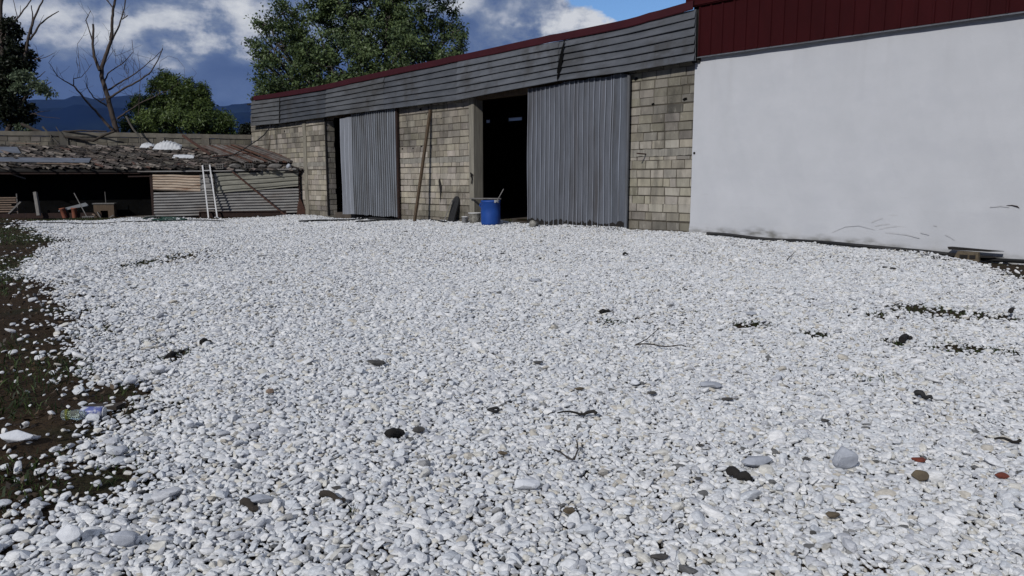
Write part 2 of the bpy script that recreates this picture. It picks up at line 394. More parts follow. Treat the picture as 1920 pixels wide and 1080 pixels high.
# pillars and jambs
m = MB(); xp = bx(574, 300)
g = [[(xp - .13 + .26 * i, -.045 + .012 * math.sin(z * 5), z) for i in range(2)] for z in np.arange(-.3, 4.2, .25)]
m.sheet(g, (.88, .86, .80), thick=(0, .08, 0)); m.obj('pillar', M['pillar'], ware)
m = MB()
for (a, b, yo) in ((x_pil, x_pil + (x_o2a - x_pil) * .45, -.03), (x_pil + (x_o2a - x_pil) * .45, x_o2a, -.05)):
    m.box(a + .002, b - .002, yo, .32, -.3, 4.2, (.88, .87, .83))
m.obj('pillar', M['pillar'], ware)
m = MB(); m.tube([(x_o2a - .14, -.07, 1.42), (x_o2a - .06, -.10, 1.36), (x_o2a - .02, -.09, 1.46), (x_o2a - .1, -.11, 1.52), (x_o2a - .04, -.1, 1.32), (x_o2a - .08, -.09, 1.18)], .018, 5); m.obj('hanging_chain', M['char'], ware)
m = MB(); fm = MB(); block_wall(m, fm, 0, .36, -.3, 4.1, seed=77, base=(.75, .75, .75))
for q in (m, fm): q.v = [(x_o1a + .004 - p[1], p[0] + .02, p[2]) for p in q.v]
o = m.obj('door_jamb', M['block'], ware); fm.obj('mortar_backing', M['mortar'], o)
for a, b in ((x_o1a, x_o1b), (x_o2a, x_o2b)):
    m = MB(); m.box(a, b, .03, .28, 3.72, 4.1); m.obj('lintel', M['wood'], ware)
# interior shell
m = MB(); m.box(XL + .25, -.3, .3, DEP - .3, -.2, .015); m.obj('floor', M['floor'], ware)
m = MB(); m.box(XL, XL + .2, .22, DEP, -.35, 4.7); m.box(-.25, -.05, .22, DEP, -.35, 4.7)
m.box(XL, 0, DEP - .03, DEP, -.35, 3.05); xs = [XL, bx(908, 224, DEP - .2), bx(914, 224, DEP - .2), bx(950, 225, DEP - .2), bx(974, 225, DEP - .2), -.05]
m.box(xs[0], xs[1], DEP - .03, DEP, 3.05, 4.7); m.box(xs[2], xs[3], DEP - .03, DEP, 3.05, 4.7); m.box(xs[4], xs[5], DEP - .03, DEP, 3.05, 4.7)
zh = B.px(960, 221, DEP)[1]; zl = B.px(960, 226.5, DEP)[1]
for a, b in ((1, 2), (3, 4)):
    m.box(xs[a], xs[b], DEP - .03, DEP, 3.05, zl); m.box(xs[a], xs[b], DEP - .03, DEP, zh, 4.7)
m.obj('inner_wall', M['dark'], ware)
M['slot_panel'] = mat('milky_sheet', (.8, .8, .8), None, bump=0, tint=False); _n = M['slot_panel'].node_tree; _t = _n.nodes.new('ShaderNodeBsdfTranslucent'); _t.inputs[0].default_value = (.9, .9, .9, 1); _n.links.new(_t.outputs[0], _n.nodes['Material Output'].inputs['Surface'])
for a, b in ((1, 2), (3, 4)):
    m = MB(); m.box(xs[a] - .02, xs[b] + .02, DEP - .045, DEP - .04, zl - .02, zh + .02); m.obj('added_slot_panel', M['slot_panel'], ware)  # translucent panels added so the gaps in the wall look bright
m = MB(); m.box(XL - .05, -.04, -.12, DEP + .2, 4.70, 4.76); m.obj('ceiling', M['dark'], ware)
zt = lambda i, y=OV: B.px(*FT[i], y)[1]
m = MB(); pr = []
nrib = 150; zr0 = zt(0) - .1; zr1 = zt(7) - .1
gx = np.linspace(XL - .05, -.02, nrib)
g = [[(x, y, (zr0 + (zr1 - zr0) * (x - XL) / (0 - XL)) - (y + .1) * .018 + (.03 if i % 4 == 0 else 0)) for i, x in enumerate(gx)] for y in (-.12, DEP + .3)]
m.sheet(g, thick=(0, 0, -.03)); m.obj('roof', M['maroon'], ware)

# grey cladding of lapped boards, panel by panel
def cladding(i, j, n, yo, tl, seed, tintv, bow=(0, 0), name='cladding_panel'):
    r = random.Random(seed); c = MB()
    x0t, z0t = B.px(*FT[i], OV); x1t, z1t = B.px(*FT[j], OV); x0b, z0b = B.px(*FB[i], OV); x1b, z1b = B.px(*FB[j], OV)
    mids = [k for k in range(i + 1, j)]
    nn = 14
    def edge(u, top):
        P = FT if top else FB
        px = P[i][0] + (P[j][0] - P[i][0]) * u
        py = np.interp(px, [p[0] for p in P], [p[1] for p in P])
        return B.px(px, py, OV)
    for k in range(n):
        v0, v1 = k / n, (k + 1) / n
        rows = []
        prof = [(v0, .0), (v0 + (v1 - v0) * .08, -.004), (v1 - .012, -.052), (v1 + .004, -.052), (v1 + .004, -.002)]
        wv = r.uniform(0, 6)
        for v, d in prof:
            row = []
            for q in range(nn + 1):
                u = q / nn
                xt, z_t = edge(u, True); xb, z_b = edge(u, False)
                bo = bow[0] * max(0, 1 - u * 5) ** 2 * v + bow[1] * max(0, (u - .8) * 5) ** 2 * v
                row.append((xt + (xb - xt) * v, OV + yo + tl * v + d - bo + .006 * math.sin(u * 9 + wv), z_t + (z_b - z_t) * v + .004 * math.sin(u * 7 + wv)))
            rows.append(row)
        g = r.uniform(.94, 1.05)
        c.sheet(rows, tuple(t * g for t in tintv))
    xa, za = edge(0, True); xb_, zb_ = edge(0, False); xc, zc = edge(1, True); xd, zd = edge(1, False)
    yb = OV + yo + .02
    c.sheet([[(xa, yb, za), (xc, yb, zc)], [(xb_, yb + tl, zb_), (xd, yb + tl, zd)]], tintv)
    return c.obj(name, M['siding'], ware)
cladding(0, 1, 6, 0, -.01, 1, (1.12, 1.08, 1.0)); cladding(1, 2, 6, .012, 0, 2, (.74, .75, .76), (0, .02))
cladding(2, 3, 6, -.015, -.02, 3, (1.12, 1.10, 1.05)); cladding(3, 4, 6, -.004, -.03, 4, (1.0, 1.0, 1.0))
cladding(4, 5, 6, -.025, -.03, 5, (1.24, 1.24, 1.24), (0, .0)); cladding(5, 7, 6, -.005, -.03, 6, (1.12, 1.12, 1.13), (.0, 0))
m = MB(); n = 40
def ftop(px): return np.interp(px, [p[0] for p in FT], [p[1] for p in FT])
rows = []
for dz, yy in ((-.02, OV - .055), (.0, OV - .065), (.17, OV - .065), (.185, OV + .2)):
    row = []
    for i in range(n + 1):
        px = 478 + (1302 - 478) * i / n
        x, z = B.px(px, ftop(px), OV)
        sag = .015 * math.sin(px * .02) + (.05 if px < 530 else 0) * 0
        row.append((x, yy, z + dz + sag + (.012 * (i % 9 == 0))))
    rows.append(row)
m.sheet(rows, thick=(0, .02, .004)); m.obj('roof_trim', M['trim'], ware)
m = MB(); x0, z0 = B.px(474, 186, OV); m.box(x0 - .03, x0 + .05, OV - .06, .2, z0 - .06, z0 + .07); m.obj('roof_trim_end', M['darkrust'], ware)
xa, za = B.px(526, np.interp(526, [p[0] for p in FT], [p[1] for p in FT]) + 2, OV); xb_, zb_ = B.px(526, 231, OV)
m = MB(); m.tube([(xa, OV - .045, za - .03), (.5 * (xa + xb_) + .015, OV - .065, .5 * (za + zb_)), (xb_, OV - .06, zb_ + .02)], .018, 5); m.obj('seam_strip', M['char'], ware)
q = [B.px(*p, OV - .1) for p in ((1059, 77), (1056, 92), (1055, 110), (1051, 130), (1045, 152), (1044, 150), (1044, 134), (1047, 114), (1052, 94), (1057, 77))]
m = MB(); m.add([(a, OV - .095, b) for a, b in q], [tuple(reversed(range(10)))]); m.obj('seam_shade', M['black'], ware)  # black patch over the cladding, painted for the shade inside the gap

# sliding doors: corrugated sheets with narrow standing ribs
def ribbed(c, x0, x1, z0a, z0b, z1a, z1b, y, pitch, rib, rh, seed, tintv, jag=.03):
    r = random.Random(seed); xs_ = []
    x = x0
    while x < x1:
        xs_ += [(x, 0), (x + rib * .25, -rh), (x + rib * .75, -rh), (x + rib, 0)]
        x += pitch * r.uniform(.93, 1.07)
    xs_ = [q for q in xs_ if q[0] < x1] + [(x1, 0)]
    cols = []
    jg = 0
    for i, (xx, d) in enumerate(xs_):
        if i % 8 == 0: jg = r.uniform(-jag, jag)
        u = (xx - x0) / (x1 - x0)
        cols.append([(xx + .006 * math.sin(z * 2 + i * .3), y + d + .01 * math.sin(z * 1.7 + xx * 2), z) for z in np.linspace(z0a + (z0b - z0a) * u + .5 * jg, z1a + (z1b - z1a) * u + jg, 9)])
    for i in range(len(cols) - 1):
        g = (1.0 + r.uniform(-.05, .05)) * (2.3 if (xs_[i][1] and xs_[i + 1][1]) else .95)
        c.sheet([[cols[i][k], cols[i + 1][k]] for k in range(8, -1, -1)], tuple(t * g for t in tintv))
def door_frame(c, x0, x1, z0, z1, y):
    for x in (x0 + .03, x1 - .03): c.bar((x, y, z0), (x, y, z1), .05, .05)
    for z in (z0 + .05, (z0 + z1) / 2, z1 - .05): c.bar((x0, y, z), (x1, y, z), .05, .05)
dy = -.10
x0, x1 = bx(990, 300, dy), bx(1176, 300, dy)
m = MB(); xm = bx(1085, 300, dy)
zd = 3.74
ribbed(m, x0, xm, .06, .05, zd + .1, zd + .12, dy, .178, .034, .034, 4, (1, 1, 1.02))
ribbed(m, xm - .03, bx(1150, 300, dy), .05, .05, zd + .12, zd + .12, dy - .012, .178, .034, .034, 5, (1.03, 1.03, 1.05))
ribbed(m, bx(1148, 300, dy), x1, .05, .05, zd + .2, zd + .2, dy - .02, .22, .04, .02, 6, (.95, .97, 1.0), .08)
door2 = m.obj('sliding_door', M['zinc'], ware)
m = MB(); door_frame(m, x0 + .02, x1, .06, zd, dy + .045); m.obj('door_frame', M['darkrust'], door2)
m = MB(); m.tube([(x1 + .02, dy - .03, .02), (x1 + .03, dy - .035, 2), (x1 + .02, dy - .03, zd + .1)], .045, 8); m.obj('edge_pipe', M['zinc'], door2)
m = MB()
rr = random.Random(3); n = 60
g = [[(x0 + (x1 - x0) * i / n, dy - .035, z if z < .05 else .17 + rr.uniform(-.05, .05) + .04 * math.sin(i * .35)) for i in range(n + 1)] for z in (.2, -.04)]
m.sheet(g, thick=(0, .004, 0)); m.obj('rotten_edge', M['char'], door2)
x0, xa, xb_, x1 = bx(641, 300, dy), bx(662, 300, dy), bx(690, 300, dy), bx(745, 300, dy)
m = MB()
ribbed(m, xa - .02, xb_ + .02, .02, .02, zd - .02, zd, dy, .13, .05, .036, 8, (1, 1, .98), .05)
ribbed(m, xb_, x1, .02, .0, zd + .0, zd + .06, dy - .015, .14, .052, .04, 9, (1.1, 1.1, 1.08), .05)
door1 = m.obj('sliding_door', M['zinc'], ware)
m = MB(); ribbed(m, x0, xa, .0, .02, zd - .12, zd - .1, dy - .03, .3, .03, .008, 7, (1, 1, 1.04), .02); m.obj('patch_sheet', M['pale_zinc'], door1)
m = MB(); door_frame(m, x0 + .02, x1, .03, zd - .05, dy + .045); m.bar((xb_ - .02, dy - .02, .05), (xb_ - .02, dy - .02, zd), .035, .03); m.obj('door_frame', M['darkrust'], door1)
m = MB(); m.bar((x1 + .03, dy + .0, -.03), (x1 + .03, dy, zd + .1), .07, .08); m.obj('edge_post', M['darkrust'], door1)
m = MB(); m.bar((x_o1a - .05, dy - .05, zd + .0), (x1 + .1, dy - .05, zd + .09), .02, .03); m.obj('door_rail', M['char'], ware)
m = MB(); m.bar((x_o1a + .0, -.02, -.1), (x_o1a, -.02, 3.8), .06, .05); m.obj('door_stop', M['char'], ware)
# steel peg on the right-hand wall, rust stains and holes on the middle wall
x, z = B.px(1212, 289)
m = MB(); m.tube([(x, .02, z), (x, -.18, z + .004), (x - .01, -.37, z + .01)], .016, 6); m.obj('steel_peg', M['rust'], ware)
m = MB()
for (a, b, s) in ((789, 205, .07), (791, 274, .05), (755, 279, .05), (775, 278, .04), (828, 222, .03), (800, 214, .03), (822, 217, .02), (1285, 186, .07), (1225, 195, .05), (534, 246, .06), (1193, 148, .07), (776, 242, .02), (885, 260, .02)):
    x, z = B.px(a, b); m = MB()
    m.add([(x - s, -.019, z), (x - .3 * s, -.019, z - .6 * s), (x + s, -.019, z - .2 * s), (x + .7 * s, -.019, z + .5 * s), (x - .2 * s, -.019, z + .45 * s)], [(0, 1, 2, 3, 4)])
    m.obj('broken_hole', M['black'], ware)
m = MB(); pts = [(825, 334), (828, 350), (827, 382)]; q = [B.px(a, b) for a, b in pts]
m.add([(q[0][0] - .01, -.03, q[0][1]), (q[0][0] + .05, -.03, q[0][1] - .05), (q[1][0] + .05, -.035, q[1][1]), (q[2][0] + .01, -.03, q[2][1]), (q[1][0] - .07, -.035, q[1][1] - .05), (q[0][0] - .05, -.03, q[0][1] - .1)], [(0, 5, 4, 3, 2, 1)])
m.obj('torn_rubber_strip', M['char'], ware)

# ------------------------------------------------------------------ white hall
hall = thing('white_hall', 'white rendered hall with dark maroon ribbed sheeting along its top', 'building', P0, B.rz)
XE = 15.0
m = MB(); zc = B.px(1305, 107, -.1)[1]
rr = random.Random(5)
nx_ = 60; zs = [-.5, .0, .12, .3, .7, 1.3, 2, 3, zc + .06]
rows = []
for z in reversed(zs):
    rows.append([((0.0 if i else -.02 + rr.uniform(-.012, .012)) + XE * i / nx_, -.035 + .006 * math.sin(i * 1.3 + z * 2) + .004 * math.sin(i * .37 - z * 5), z) for i in range(nx_ + 1)])
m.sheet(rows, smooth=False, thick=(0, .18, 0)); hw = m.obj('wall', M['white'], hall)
# soil splash and scuffs low on the render (real dirt, fixed to the wall)
mw = M['white']; NN, LL = mw.node_tree.nodes, mw.node_tree.links
bsdf = NN['Principled BSDF']; src = bsdf.inputs['Base Color'].links[0].from_socket
tcn = NN.new('ShaderNodeTexCoord'); sx = NN.new('ShaderNodeSeparateXYZ'); LL.new(tcn.outputs['Object'], sx.inputs[0])
def nm(op, a, b=None, clamp=False):
    n = NN.new('ShaderNodeMath'); n.operation = op; n.use_clamp = clamp
    for i, v in enumerate((a, b)):
        if v is None: continue
        if isinstance(v, (int, float)): n.inputs[i].default_value = v
        else: LL.new(v, n.inputs[i])
    return n.outputs[0]
def nn(scale, st, det=8):
    mp = NN.new('ShaderNodeMapping'); mp.inputs['Scale'].default_value = st; LL.new(tcn.outputs['Object'], mp.inputs[0])
    t = NN.new('ShaderNodeTexNoise'); t.inputs['Scale'].default_value = scale; t.inputs['Detail'].default_value = det; LL.new(mp.outputs[0], t.inputs[0]); return t.outputs['Fac']
def nmix(f, c):
    global src
    x = NN.new('ShaderNodeMix'); x.data_type = 'RGBA'; LL.new(f, x.inputs[0]); LL.new(src, x.inputs[6]); x.inputs[7].default_value = (*c, 1); src = x.outputs[2]
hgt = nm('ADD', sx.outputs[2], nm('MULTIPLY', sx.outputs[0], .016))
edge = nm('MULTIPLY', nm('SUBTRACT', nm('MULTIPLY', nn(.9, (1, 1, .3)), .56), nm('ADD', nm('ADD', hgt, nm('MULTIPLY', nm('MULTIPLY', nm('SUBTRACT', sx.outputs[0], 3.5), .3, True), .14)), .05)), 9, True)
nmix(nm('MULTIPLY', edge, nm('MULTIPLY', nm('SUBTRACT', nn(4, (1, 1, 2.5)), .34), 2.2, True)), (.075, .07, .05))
edge2 = nm('MULTIPLY', nm('SUBTRACT', nm('MULTIPLY', nn(.7, (1, 1, .5)), 1.1), nm('ADD', hgt, .3)), 3, True)
nmix(nm('MULTIPLY', edge2, nm('MULTIPLY', nm('SUBTRACT', nn(5, (1, 1, .6)), .42), 1.2, True)), (.36, .345, .31))
scr = nm('MULTIPLY', nm('SUBTRACT', nn(3.5, (.35, 1, 2.6), 4), .70), 14, True)
nmix(nm('MULTIPLY', scr, nm('MULTIPLY', nm('SUBTRACT', 1.3, sx.outputs[2]), .6, True)), (.28, .27, .26))
drip = nm('MULTIPLY', nm('MULTIPLY', nm('SUBTRACT', nn(2.2, (1.6, 1, .06), 5), .56), 5, True), nm('MULTIPLY', nm('SUBTRACT', sx.outputs[2], 2.2), .35, True))
nmix(nm('MULTIPLY', drip, .45), (.36, .36, .37))
crk = nm('MULTIPLY', nm('SUBTRACT', nn(1.3, (.25, 1, 1.6), 12), .665), 26, True)
nmix(nm('MULTIPLY', crk, .35), (.41, .42, .44))
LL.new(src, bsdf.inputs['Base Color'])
m = MB(); m.box(-.06, .13, -.09, .2, zc - .12, B.px(1305, 10, -.1)[1]); m.obj('dark_gap_filler', M['char'], hall)  # dark box added behind the seam so the gap reads as shade
m = MB(); m.box(XE - .2, XE, .16, DEP, -.4, zc + 1.9); m.box(.05, XE, DEP - .2, DEP, -.4, zc + 1.9); m.box(.02, .2, .16, DEP - .2, 4.4, zc + 1.7); m.obj('back_wall', M['mortar'], hall)
m = MB(); ZT = zc + 2.2; X0 = .1
x = X0; k = 0; cols = []
while x < XE:
    for dx, d in ((0, 0), (.012, -.026), (.045, -.026), (.057, 0)): cols.append((x + dx, d))
    for q in range(1, 4): cols.append((x + .057 + (.285 - .057) * q / 4, 0))
    x += .285
Z1 = lambda x_: B.px(1305, 10, -.1)[1] + 0 * x_
zb_ = lambda x_: zc + .0 * x_
m.sheet([[(a, -.12 + d + .002 * math.sin(a * 5 + z_), z_) for a, d in cols] for z_ in (Z1(0) + .02, zc + .9, zc + .45, zc)], thick=(0, .006, 0))
m.obj('maroon_sheeting', M['maroon'], hall)
m = MB(); m.sheet([[(a, y_, z_) for a in (X0 - .0, XE)] for y_, z_ in ((-.11, zc - .0), (-.155, zc - .02), (-.157, zc - .035))], thick=(0, .006, 0)); m.obj('flashing', M['zinc'], hall)
m = MB(); zz = Z1(0); xx0 = B.px(1288, 8, -.15)[0]
m.sheet([[(a, y_, z_) for a in (xx0, XE)] for y_, z_ in ((.3, zz + .27), (-.19, zz + .26), (-.2, zz + .24), (-.2, zz - .02), (-.17, zz - .03))], thick=(0, .02, -.02)); m.obj('roof_trim', M['maroon'], hall)
m = MB(); m.box(xx0 + .1, XE + .1, .3, DEP + .2, zz + .1, zz + .2); m.obj('roof', M['maroon'], hall)
for pts in (((1634, 417), (1645, 412), (1655, 409)), ((1640, 424), (1655, 421), (1668, 420)), ((1648, 430), (1660, 427), (1682, 424)), ((1726, 436), (1735, 438), (1742, 440)), ((1772, 440), (1781, 444), (1790, 450)), ((1560, 436), (1585, 425), (1610, 423), (1640, 431)), ((1660, 436), (1700, 440), (1724, 446)), ((1750, 422), (1757, 424)), ((1856, 388), (1876, 386), (1892, 388))):
    q = [B.px(a, b, -.05) for a, b in pts]; m = MB(); wv = .012 if len(pts) < 4 else .006
    m.sheet([[(a, -.0485, b + wv) for a, b in q], [(a, -.0485, b - wv) for a, b in q]]); m.obj('scuff_mark', M['scuff'], hall)
m = MB(); x, z = B.px(1905, 388, -.04)
m.tube([(x - .14, -.045, z + .02), (x - .06, -.055, z + .028), (x + .02, -.06, z + .01), (x + .05, -.045, z - .02)], [.004, .007, .011, .005], 6); m.obj('wall_hook', M['darkrust'], hall)
m = MB(); x, z = B.px(1302, 287, -.04); m.lathe([(0, -.03), (.028, -.02), (.028, .02), (0, .03)], 8); m.v = [(x + p[0], -.045 + p[2] * .4, z + p[1]) for p in m.v]; m.obj('bolt_head', M['char'], hall)

# ------------------------------------------------------------------ boundary wall and lean-to shed
ZS = -.17
O = G(563, 404, ZS); PL = G(0, 411, ZS)
S = Frame(O, math.atan2(O.y - PL.y, O.x - PL.x))
wc = B.w(XL, 0, 0)
W = Frame((wc.x, wc.y, 0), S.rz)
bw = thing('boundary_wall', 'weathered dark concrete block wall behind the sagging lean-to shed', 'wall', W.o, W.rz)
zt_ = W.px(300, 250)[1]
fm, sm_ = MB(), MB()
block_wall(fm, sm_, -30, -.02, -.4, zt_ - .2, seed=21, var=.22, base=(1, 1, 1))
o = fm.obj('block_face', M['oldblock'], bw); sm_.obj('mortar_backing', M['oldblock'], o)
m = MB(); n = 90; rr = random.Random(2)
m.sheet([[(-30 + 29.98 * i / n, y_, z_ + rr.uniform(-.012, .012)) for i in range(n + 1)] for y_, z_ in ((.22, zt_), (-.03, zt_), (-.035, zt_ - .19))], (.95, .95, .95), thick=(0, .2, -.0)); m.obj('capping', M['oldblock'], bw)
m = MB()
for px in (301, 385, 120):
    x = W.px(px, 260)[0]; m.box(x - .16, x + .16, -.06, .1, -.3, zt_ - .19)
m.obj('pillar', M['oldblock'], bw)

shed = thing('lean_to_shed', 'low sagging lean-to shed of patched corrugated sheets with a tiled roof of debris', 'shed', O, S.rz)
SX0 = -17.0
z_e = S.px(300, 319, -.12)[1]
z_r = S.px(300, 277, 3.3)[1]
slope = (z_r - z_e) / 3.42
rz_ = lambda y: z_e + (y + .12) * slope
x286 = S.px(286, 360)[0]; x375 = S.px(375, 340)[0]; x405 = S.px(405, 340)[0]
# corrugated fronts (horizontal waves)
def hcorr(c, corners, n, amp, tintv, y=0.0, seed=0, nx=12, shape='sin'):
    (xa, za), (xb, zb), (xc, zc_), (xd, zd_) = corners      # top-left, top-right, bottom-right, bottom-left
    r = random.Random(seed); rows = []
    sub = 6
    for k in range(n * sub + 1):
        v = k / (n * sub); ph = (k % sub) / sub
        d = amp * math.cos(2 * math.pi * ph) if shape == 'sin' else (-amp if ph < .62 else amp)
        rows.append([((xa + (xb - xa) * u) * (1 - v) + (xd + (xc - xd) * u) * v, y + d + .012 * math.sin(u * 7 + v * 3 + seed), (za + (zb - za) * u) * (1 - v) + (zd_ + (zc_ - zd_) * u) * v + .008 * math.sin(u * 9 + seed)) for u in [q / nx for q in range(nx + 1)]])
    c.sheet(rows, tintv, smooth=(shape == 'sin'), thick=(0, .012, 0))
P = lambda px, py, y=0: S.px(px, py, y)
m = MB(); hcorr(m, [P(288, 361), P(560, 353), P(560, 400), P(289, 408)], 9, .03, (1, 1, 1), .0, 3, 20); m.obj('corrugated_panel', M['shedsheet'], shed)
m = MB(); hcorr(m, [P(286, 327, -.04), P(376, 329, -.04), P(376, 360, -.04), P(287, 356, -.04)], 6, .022, (1, 1, 1), -.04, 4); tag(m.obj('corrugated_panel', M['rustsheet'], shed), 'cream corrugated panel streaked with rust')
m = MB(); hcorr(m, [P(374, 328, -.03), P(408, 326, -.03), P(408, 357, -.03), P(375, 359, -.03)], 3, .02, (1.1, 1.1, 1.1), -.03, 5, shape='lap'); m.obj('corrugated_panel', M['shedsheet'], shed)
m = MB(); hcorr(m, [P(404, 325, -.035), P(559, 318, -.035), P(559, 349, -.035), P(405, 362, -.035)], 4, .02, (1, 1, 1), -.035, 6, 16, 'lap'); tag(m.obj('board_panel', M['plank'], shed), 'pale mossy panel of tilted boards')
m = MB(); hcorr(m, [P(440, 317, -.02), P(560, 315, -.02), P(560, 327, -.02), P(440, 331, -.02)], 2, .02, (.7, .7, .7), -.02, 7, 8, 'lap'); m.obj('corrugated_panel', M['shedsheet'], shed)
m = MB(); a = P(258, 322, -.1); b = P(563, 317, -.1); m.tube([(a[0], -.1, a[1]), (.5 * (a[0] + b[0]), -.1, .5 * (a[1] + b[1]) - .03), (b[0], -.1, b[1])], .028, 8); m.obj('header_pipe', M['shedsheet'], shed)
m = MB(); a = P(0, 326, .0); b = P(563, 322, .0); m.bar((SX0, 0.03, a[1]), (b[0], .03, b[1]), .1, .12); a = P(240, 331, .02); b = P(290, 330, .02); m.bar((a[0], .02, a[1]), (b[0], .02, b[1]), .05, .05); m.obj('beam', M['darkrust'], shed)
m = MB()
for px in (286, 402, 561): 
    x = P(px, 370, .06)[0]; m = MB(); m.bar((x, .06, -.1), (x, .06, z_e + .05), .1, .1); m.obj('post', M['darkrust'], shed)
m = MB(); a = P(399, 318, -.09); b = P(404, 359, -.09); m.bar((a[0], -.09, a[1]), (b[0], -.09, b[1]), .05, .05); m.obj('hanging_strap', M['char'], shed)
m = MB(); m.box(SX0, x286, 1.15, 1.2, -.15, z_e + .35); m.box(x286 + .02, x286 + .06, .05, 1.15, -.15, z_e + .15); m.box(SX0, x286, -.02, 1.14, -.02, .0); m.obj('added_black_backing', M['black'], shed)  # black back, side and floor sheets added to darken the open interior
m = MB(); x = P(563, 370, -.03)[0]; m.hexa([(x - .18, -.12, -.06), (x + .3, -.1, -.06), (x + .12, .05, -.06), (x - .1, .05, -.06), (x - .12, -.02, .5), (x - .02, -.02, .75), (x - .02, .04, .75), (x - .1, .04, .5)]); m.obj('rusty_corner_sheet', M['rust'], shed)
# roof: boards below, loose tiles above
m = MB(); m.hexa([(SX0, -.06, rz_(-.06) - .1), (0, -.06, rz_(-.06) - .1), (-.3, 3.3, rz_(3.3) - .1), (SX0, 3.3, rz_(3.3) - .1), (SX0, -.06, rz_(-.06) - .04), (0, -.06, rz_(-.06) - .04), (-.3, 3.3, rz_(3.3) - .04), (SX0, 3.3, rz_(3.3) - .04)]); rf = m.obj('roof', M['char'], shed)
m = MB(); rr = random.Random(31)
xr1 = P(415, 300, 1.5)[0]
rows_ = np.arange(3.25, .1, -.27)
for iy, y in enumerate(rows_):
    x = SX0
    while x < (xr1 if y > .4 else -.2 - 0):
        x += rr.uniform(.12, .19)
        if rr.random() < .14: continue
        yaw = -.75 + rr.gauss(0, .13) if rr.random() < .85 else rr.uniform(-1.5, .6)
        ln = rr.uniform(.4, .75); wd = rr.uniform(.04, .075); lift = rr.uniform(0, .06) + (.05 if rr.random() < .1 else 0)
        g = rr.choice((.3, .4, .6, .9, 1.3, 1.9)); t = (g * rr.uniform(.97, 1.1), g, g * rr.uniform(.9, 1.02))
        if rr.random() < .05: t = (2.6, 2.6, 2.5)
        if rr.random() < .03: t = (1.0, .6, .5)
        dx, dyv = -math.sin(yaw), -math.cos(yaw)     # towards the eave
        sx_, sy_ = math.cos(yaw), -math.sin(yaw)
        dirt = []
        for e_ in (0, 1):
            cx, cy = x + dx * ln * e_, y + dyv * ln * e_
            row = []
            for q in range(5):
                an = math.pi * q / 4; off = -math.cos(an) * wd; up = math.sin(an) * wd * .55
                px_, py_ = cx + sx_ * off, cy + sy_ * off
                row.append((px_, py_, rz_(py_) + up + lift + .025 * (1 - e_) * 0 + .03 * e_))
            dirt.append(row)
        m.sheet(dirt, t, thick=(0, 0, -.014))
for _ in range(260):      # straw, laths and broken strips over the tiles
    x, y = rr.uniform(SX0, -.6), rr.uniform(-.05, 3.1); a = rr.gauss(-.35, .35); l = rr.uniform(.2, 1.1)
    p = Vector((x, y, rz_(y) + rr.uniform(.06, .13))); q = p + Vector((math.cos(a) * l, math.sin(a) * l * .6, 0)); q.z = rz_(q.y) + rr.uniform(.06, .13)
    g = rr.choice((.5, .9, 1.4, 2.0)); m.bar(p, q, rr.uniform(.015, .05), .015, tint=(g, g * .95, g * .9))
m.obj('roof_tiles', M['roofjunk'], rf)
# rusty sheets at the right end of the roof
m = MB(); rr = random.Random(8)
xa, xb = P(368, 285, 2.9)[0], P(478, 285, 2.9)[0]; ns_ = 16
for k in range(ns_):
    g = rr.choice(((1.15, 1.15, 1.15), (.95, .92, .9), (.75, .72, .7), (.62, .32, .22), (.8, .45, .32), (1.2, 1.2, 1.22), (.5, .3, .22)))
    dz_ = rr.uniform(0, .05); l0, l1 = rr.uniform(-.1, .1), rr.uniform(-.25, .25); n = 10; rows = []
    for v in range(6):
        y = 3.25 + l0 - v * (.5 + l1 * .1); sh = v * .36
        rows.append([(xa + (xb - xa) * (k + i / n) / ns_ + sh, y, rz_(y) + .12 + dz_ + .03 * math.cos(i * 2 * math.pi / 5)) for i in range(n + 1)])
    m.sheet(rows, g, True, thick=(0, 0, -.01))
m.obj('roof_sheet', mat('rusty_roof_sheet', (.12, .11, .105), (.075, .068, .063), 3, .8, (2, .4, 1), .2, 40, c3=(.06, .028, .02), scale3=1.6, amt3=.7, stretch3=(2.2, .5, 1)), rf)
m = MB(); a = P(420, 283, 2.6); 
p0_ = S.px(343, 254, 3.45); p1_ = S.px(395, 290, 1.9); m.bar((p0_[0], 3.45, p0_[1]), (p1_[0], 1.9, p1_[1]), .09, .09); p0_ = S.px(398, 292, 1.2); p1_ = S.px(472, 292, 1.6); m.bar((p0_[0], 1.2, rz_(1.2) + .2), (p1_[0], 1.6, rz_(1.6) + .25), .05, .05); m.obj('roof_batten', M['rust'], rf)

# things lying on the shed roof
def on_roof(px, py, y): x, z = S.px(px, py, y); return S.w(x, y, z)
def roof_thing(name, label, cat, x, y, up=.08, rz=0): 
    return thing(name, label, cat, S.w(x, y, rz_(y) + up), S.rz + rz)
m = MB(); a = P(0, 300, .6); b = P(166, 297, .6); 
o = tag(MB.obj((lambda c: (c.sheet([[(a[0] - 1.5, 1.05, rz_(1.05) + .14), (b[0], 1.0, rz_(1.0) + .15)], [(a[0] - 1.5, .55, rz_(.55) + .13), (b[0] + .03, .5, rz_(.5) + .13)]], thick=(0, 0, -.03)), c)[1])(MB()), 'metal_sheet', M['bluegrey'], None, S.o, S.rz), 'long flat blue-grey sheet lying on the shed roof', 'metal sheet')
a = P(0, 283, 2.2); b = P(42, 287, 2.0)
c = MB(); c.sheet([[(a[0] - 1, 2.6, rz_(2.6) + .15), (a[0] + .5, 2.55, rz_(2.55) + .16)], [(a[0] - 1, 1.9, rz_(1.9) + .14), (b[0], 1.8, rz_(1.8) + .13)]], thick=(0, 0, -.03))
tag(c.obj('metal_sheet', M['bluegrey'], None, S.o, S.rz), 'blue-grey sheet on the far left edge of the shed roof, higher up the slope', 'metal sheet')
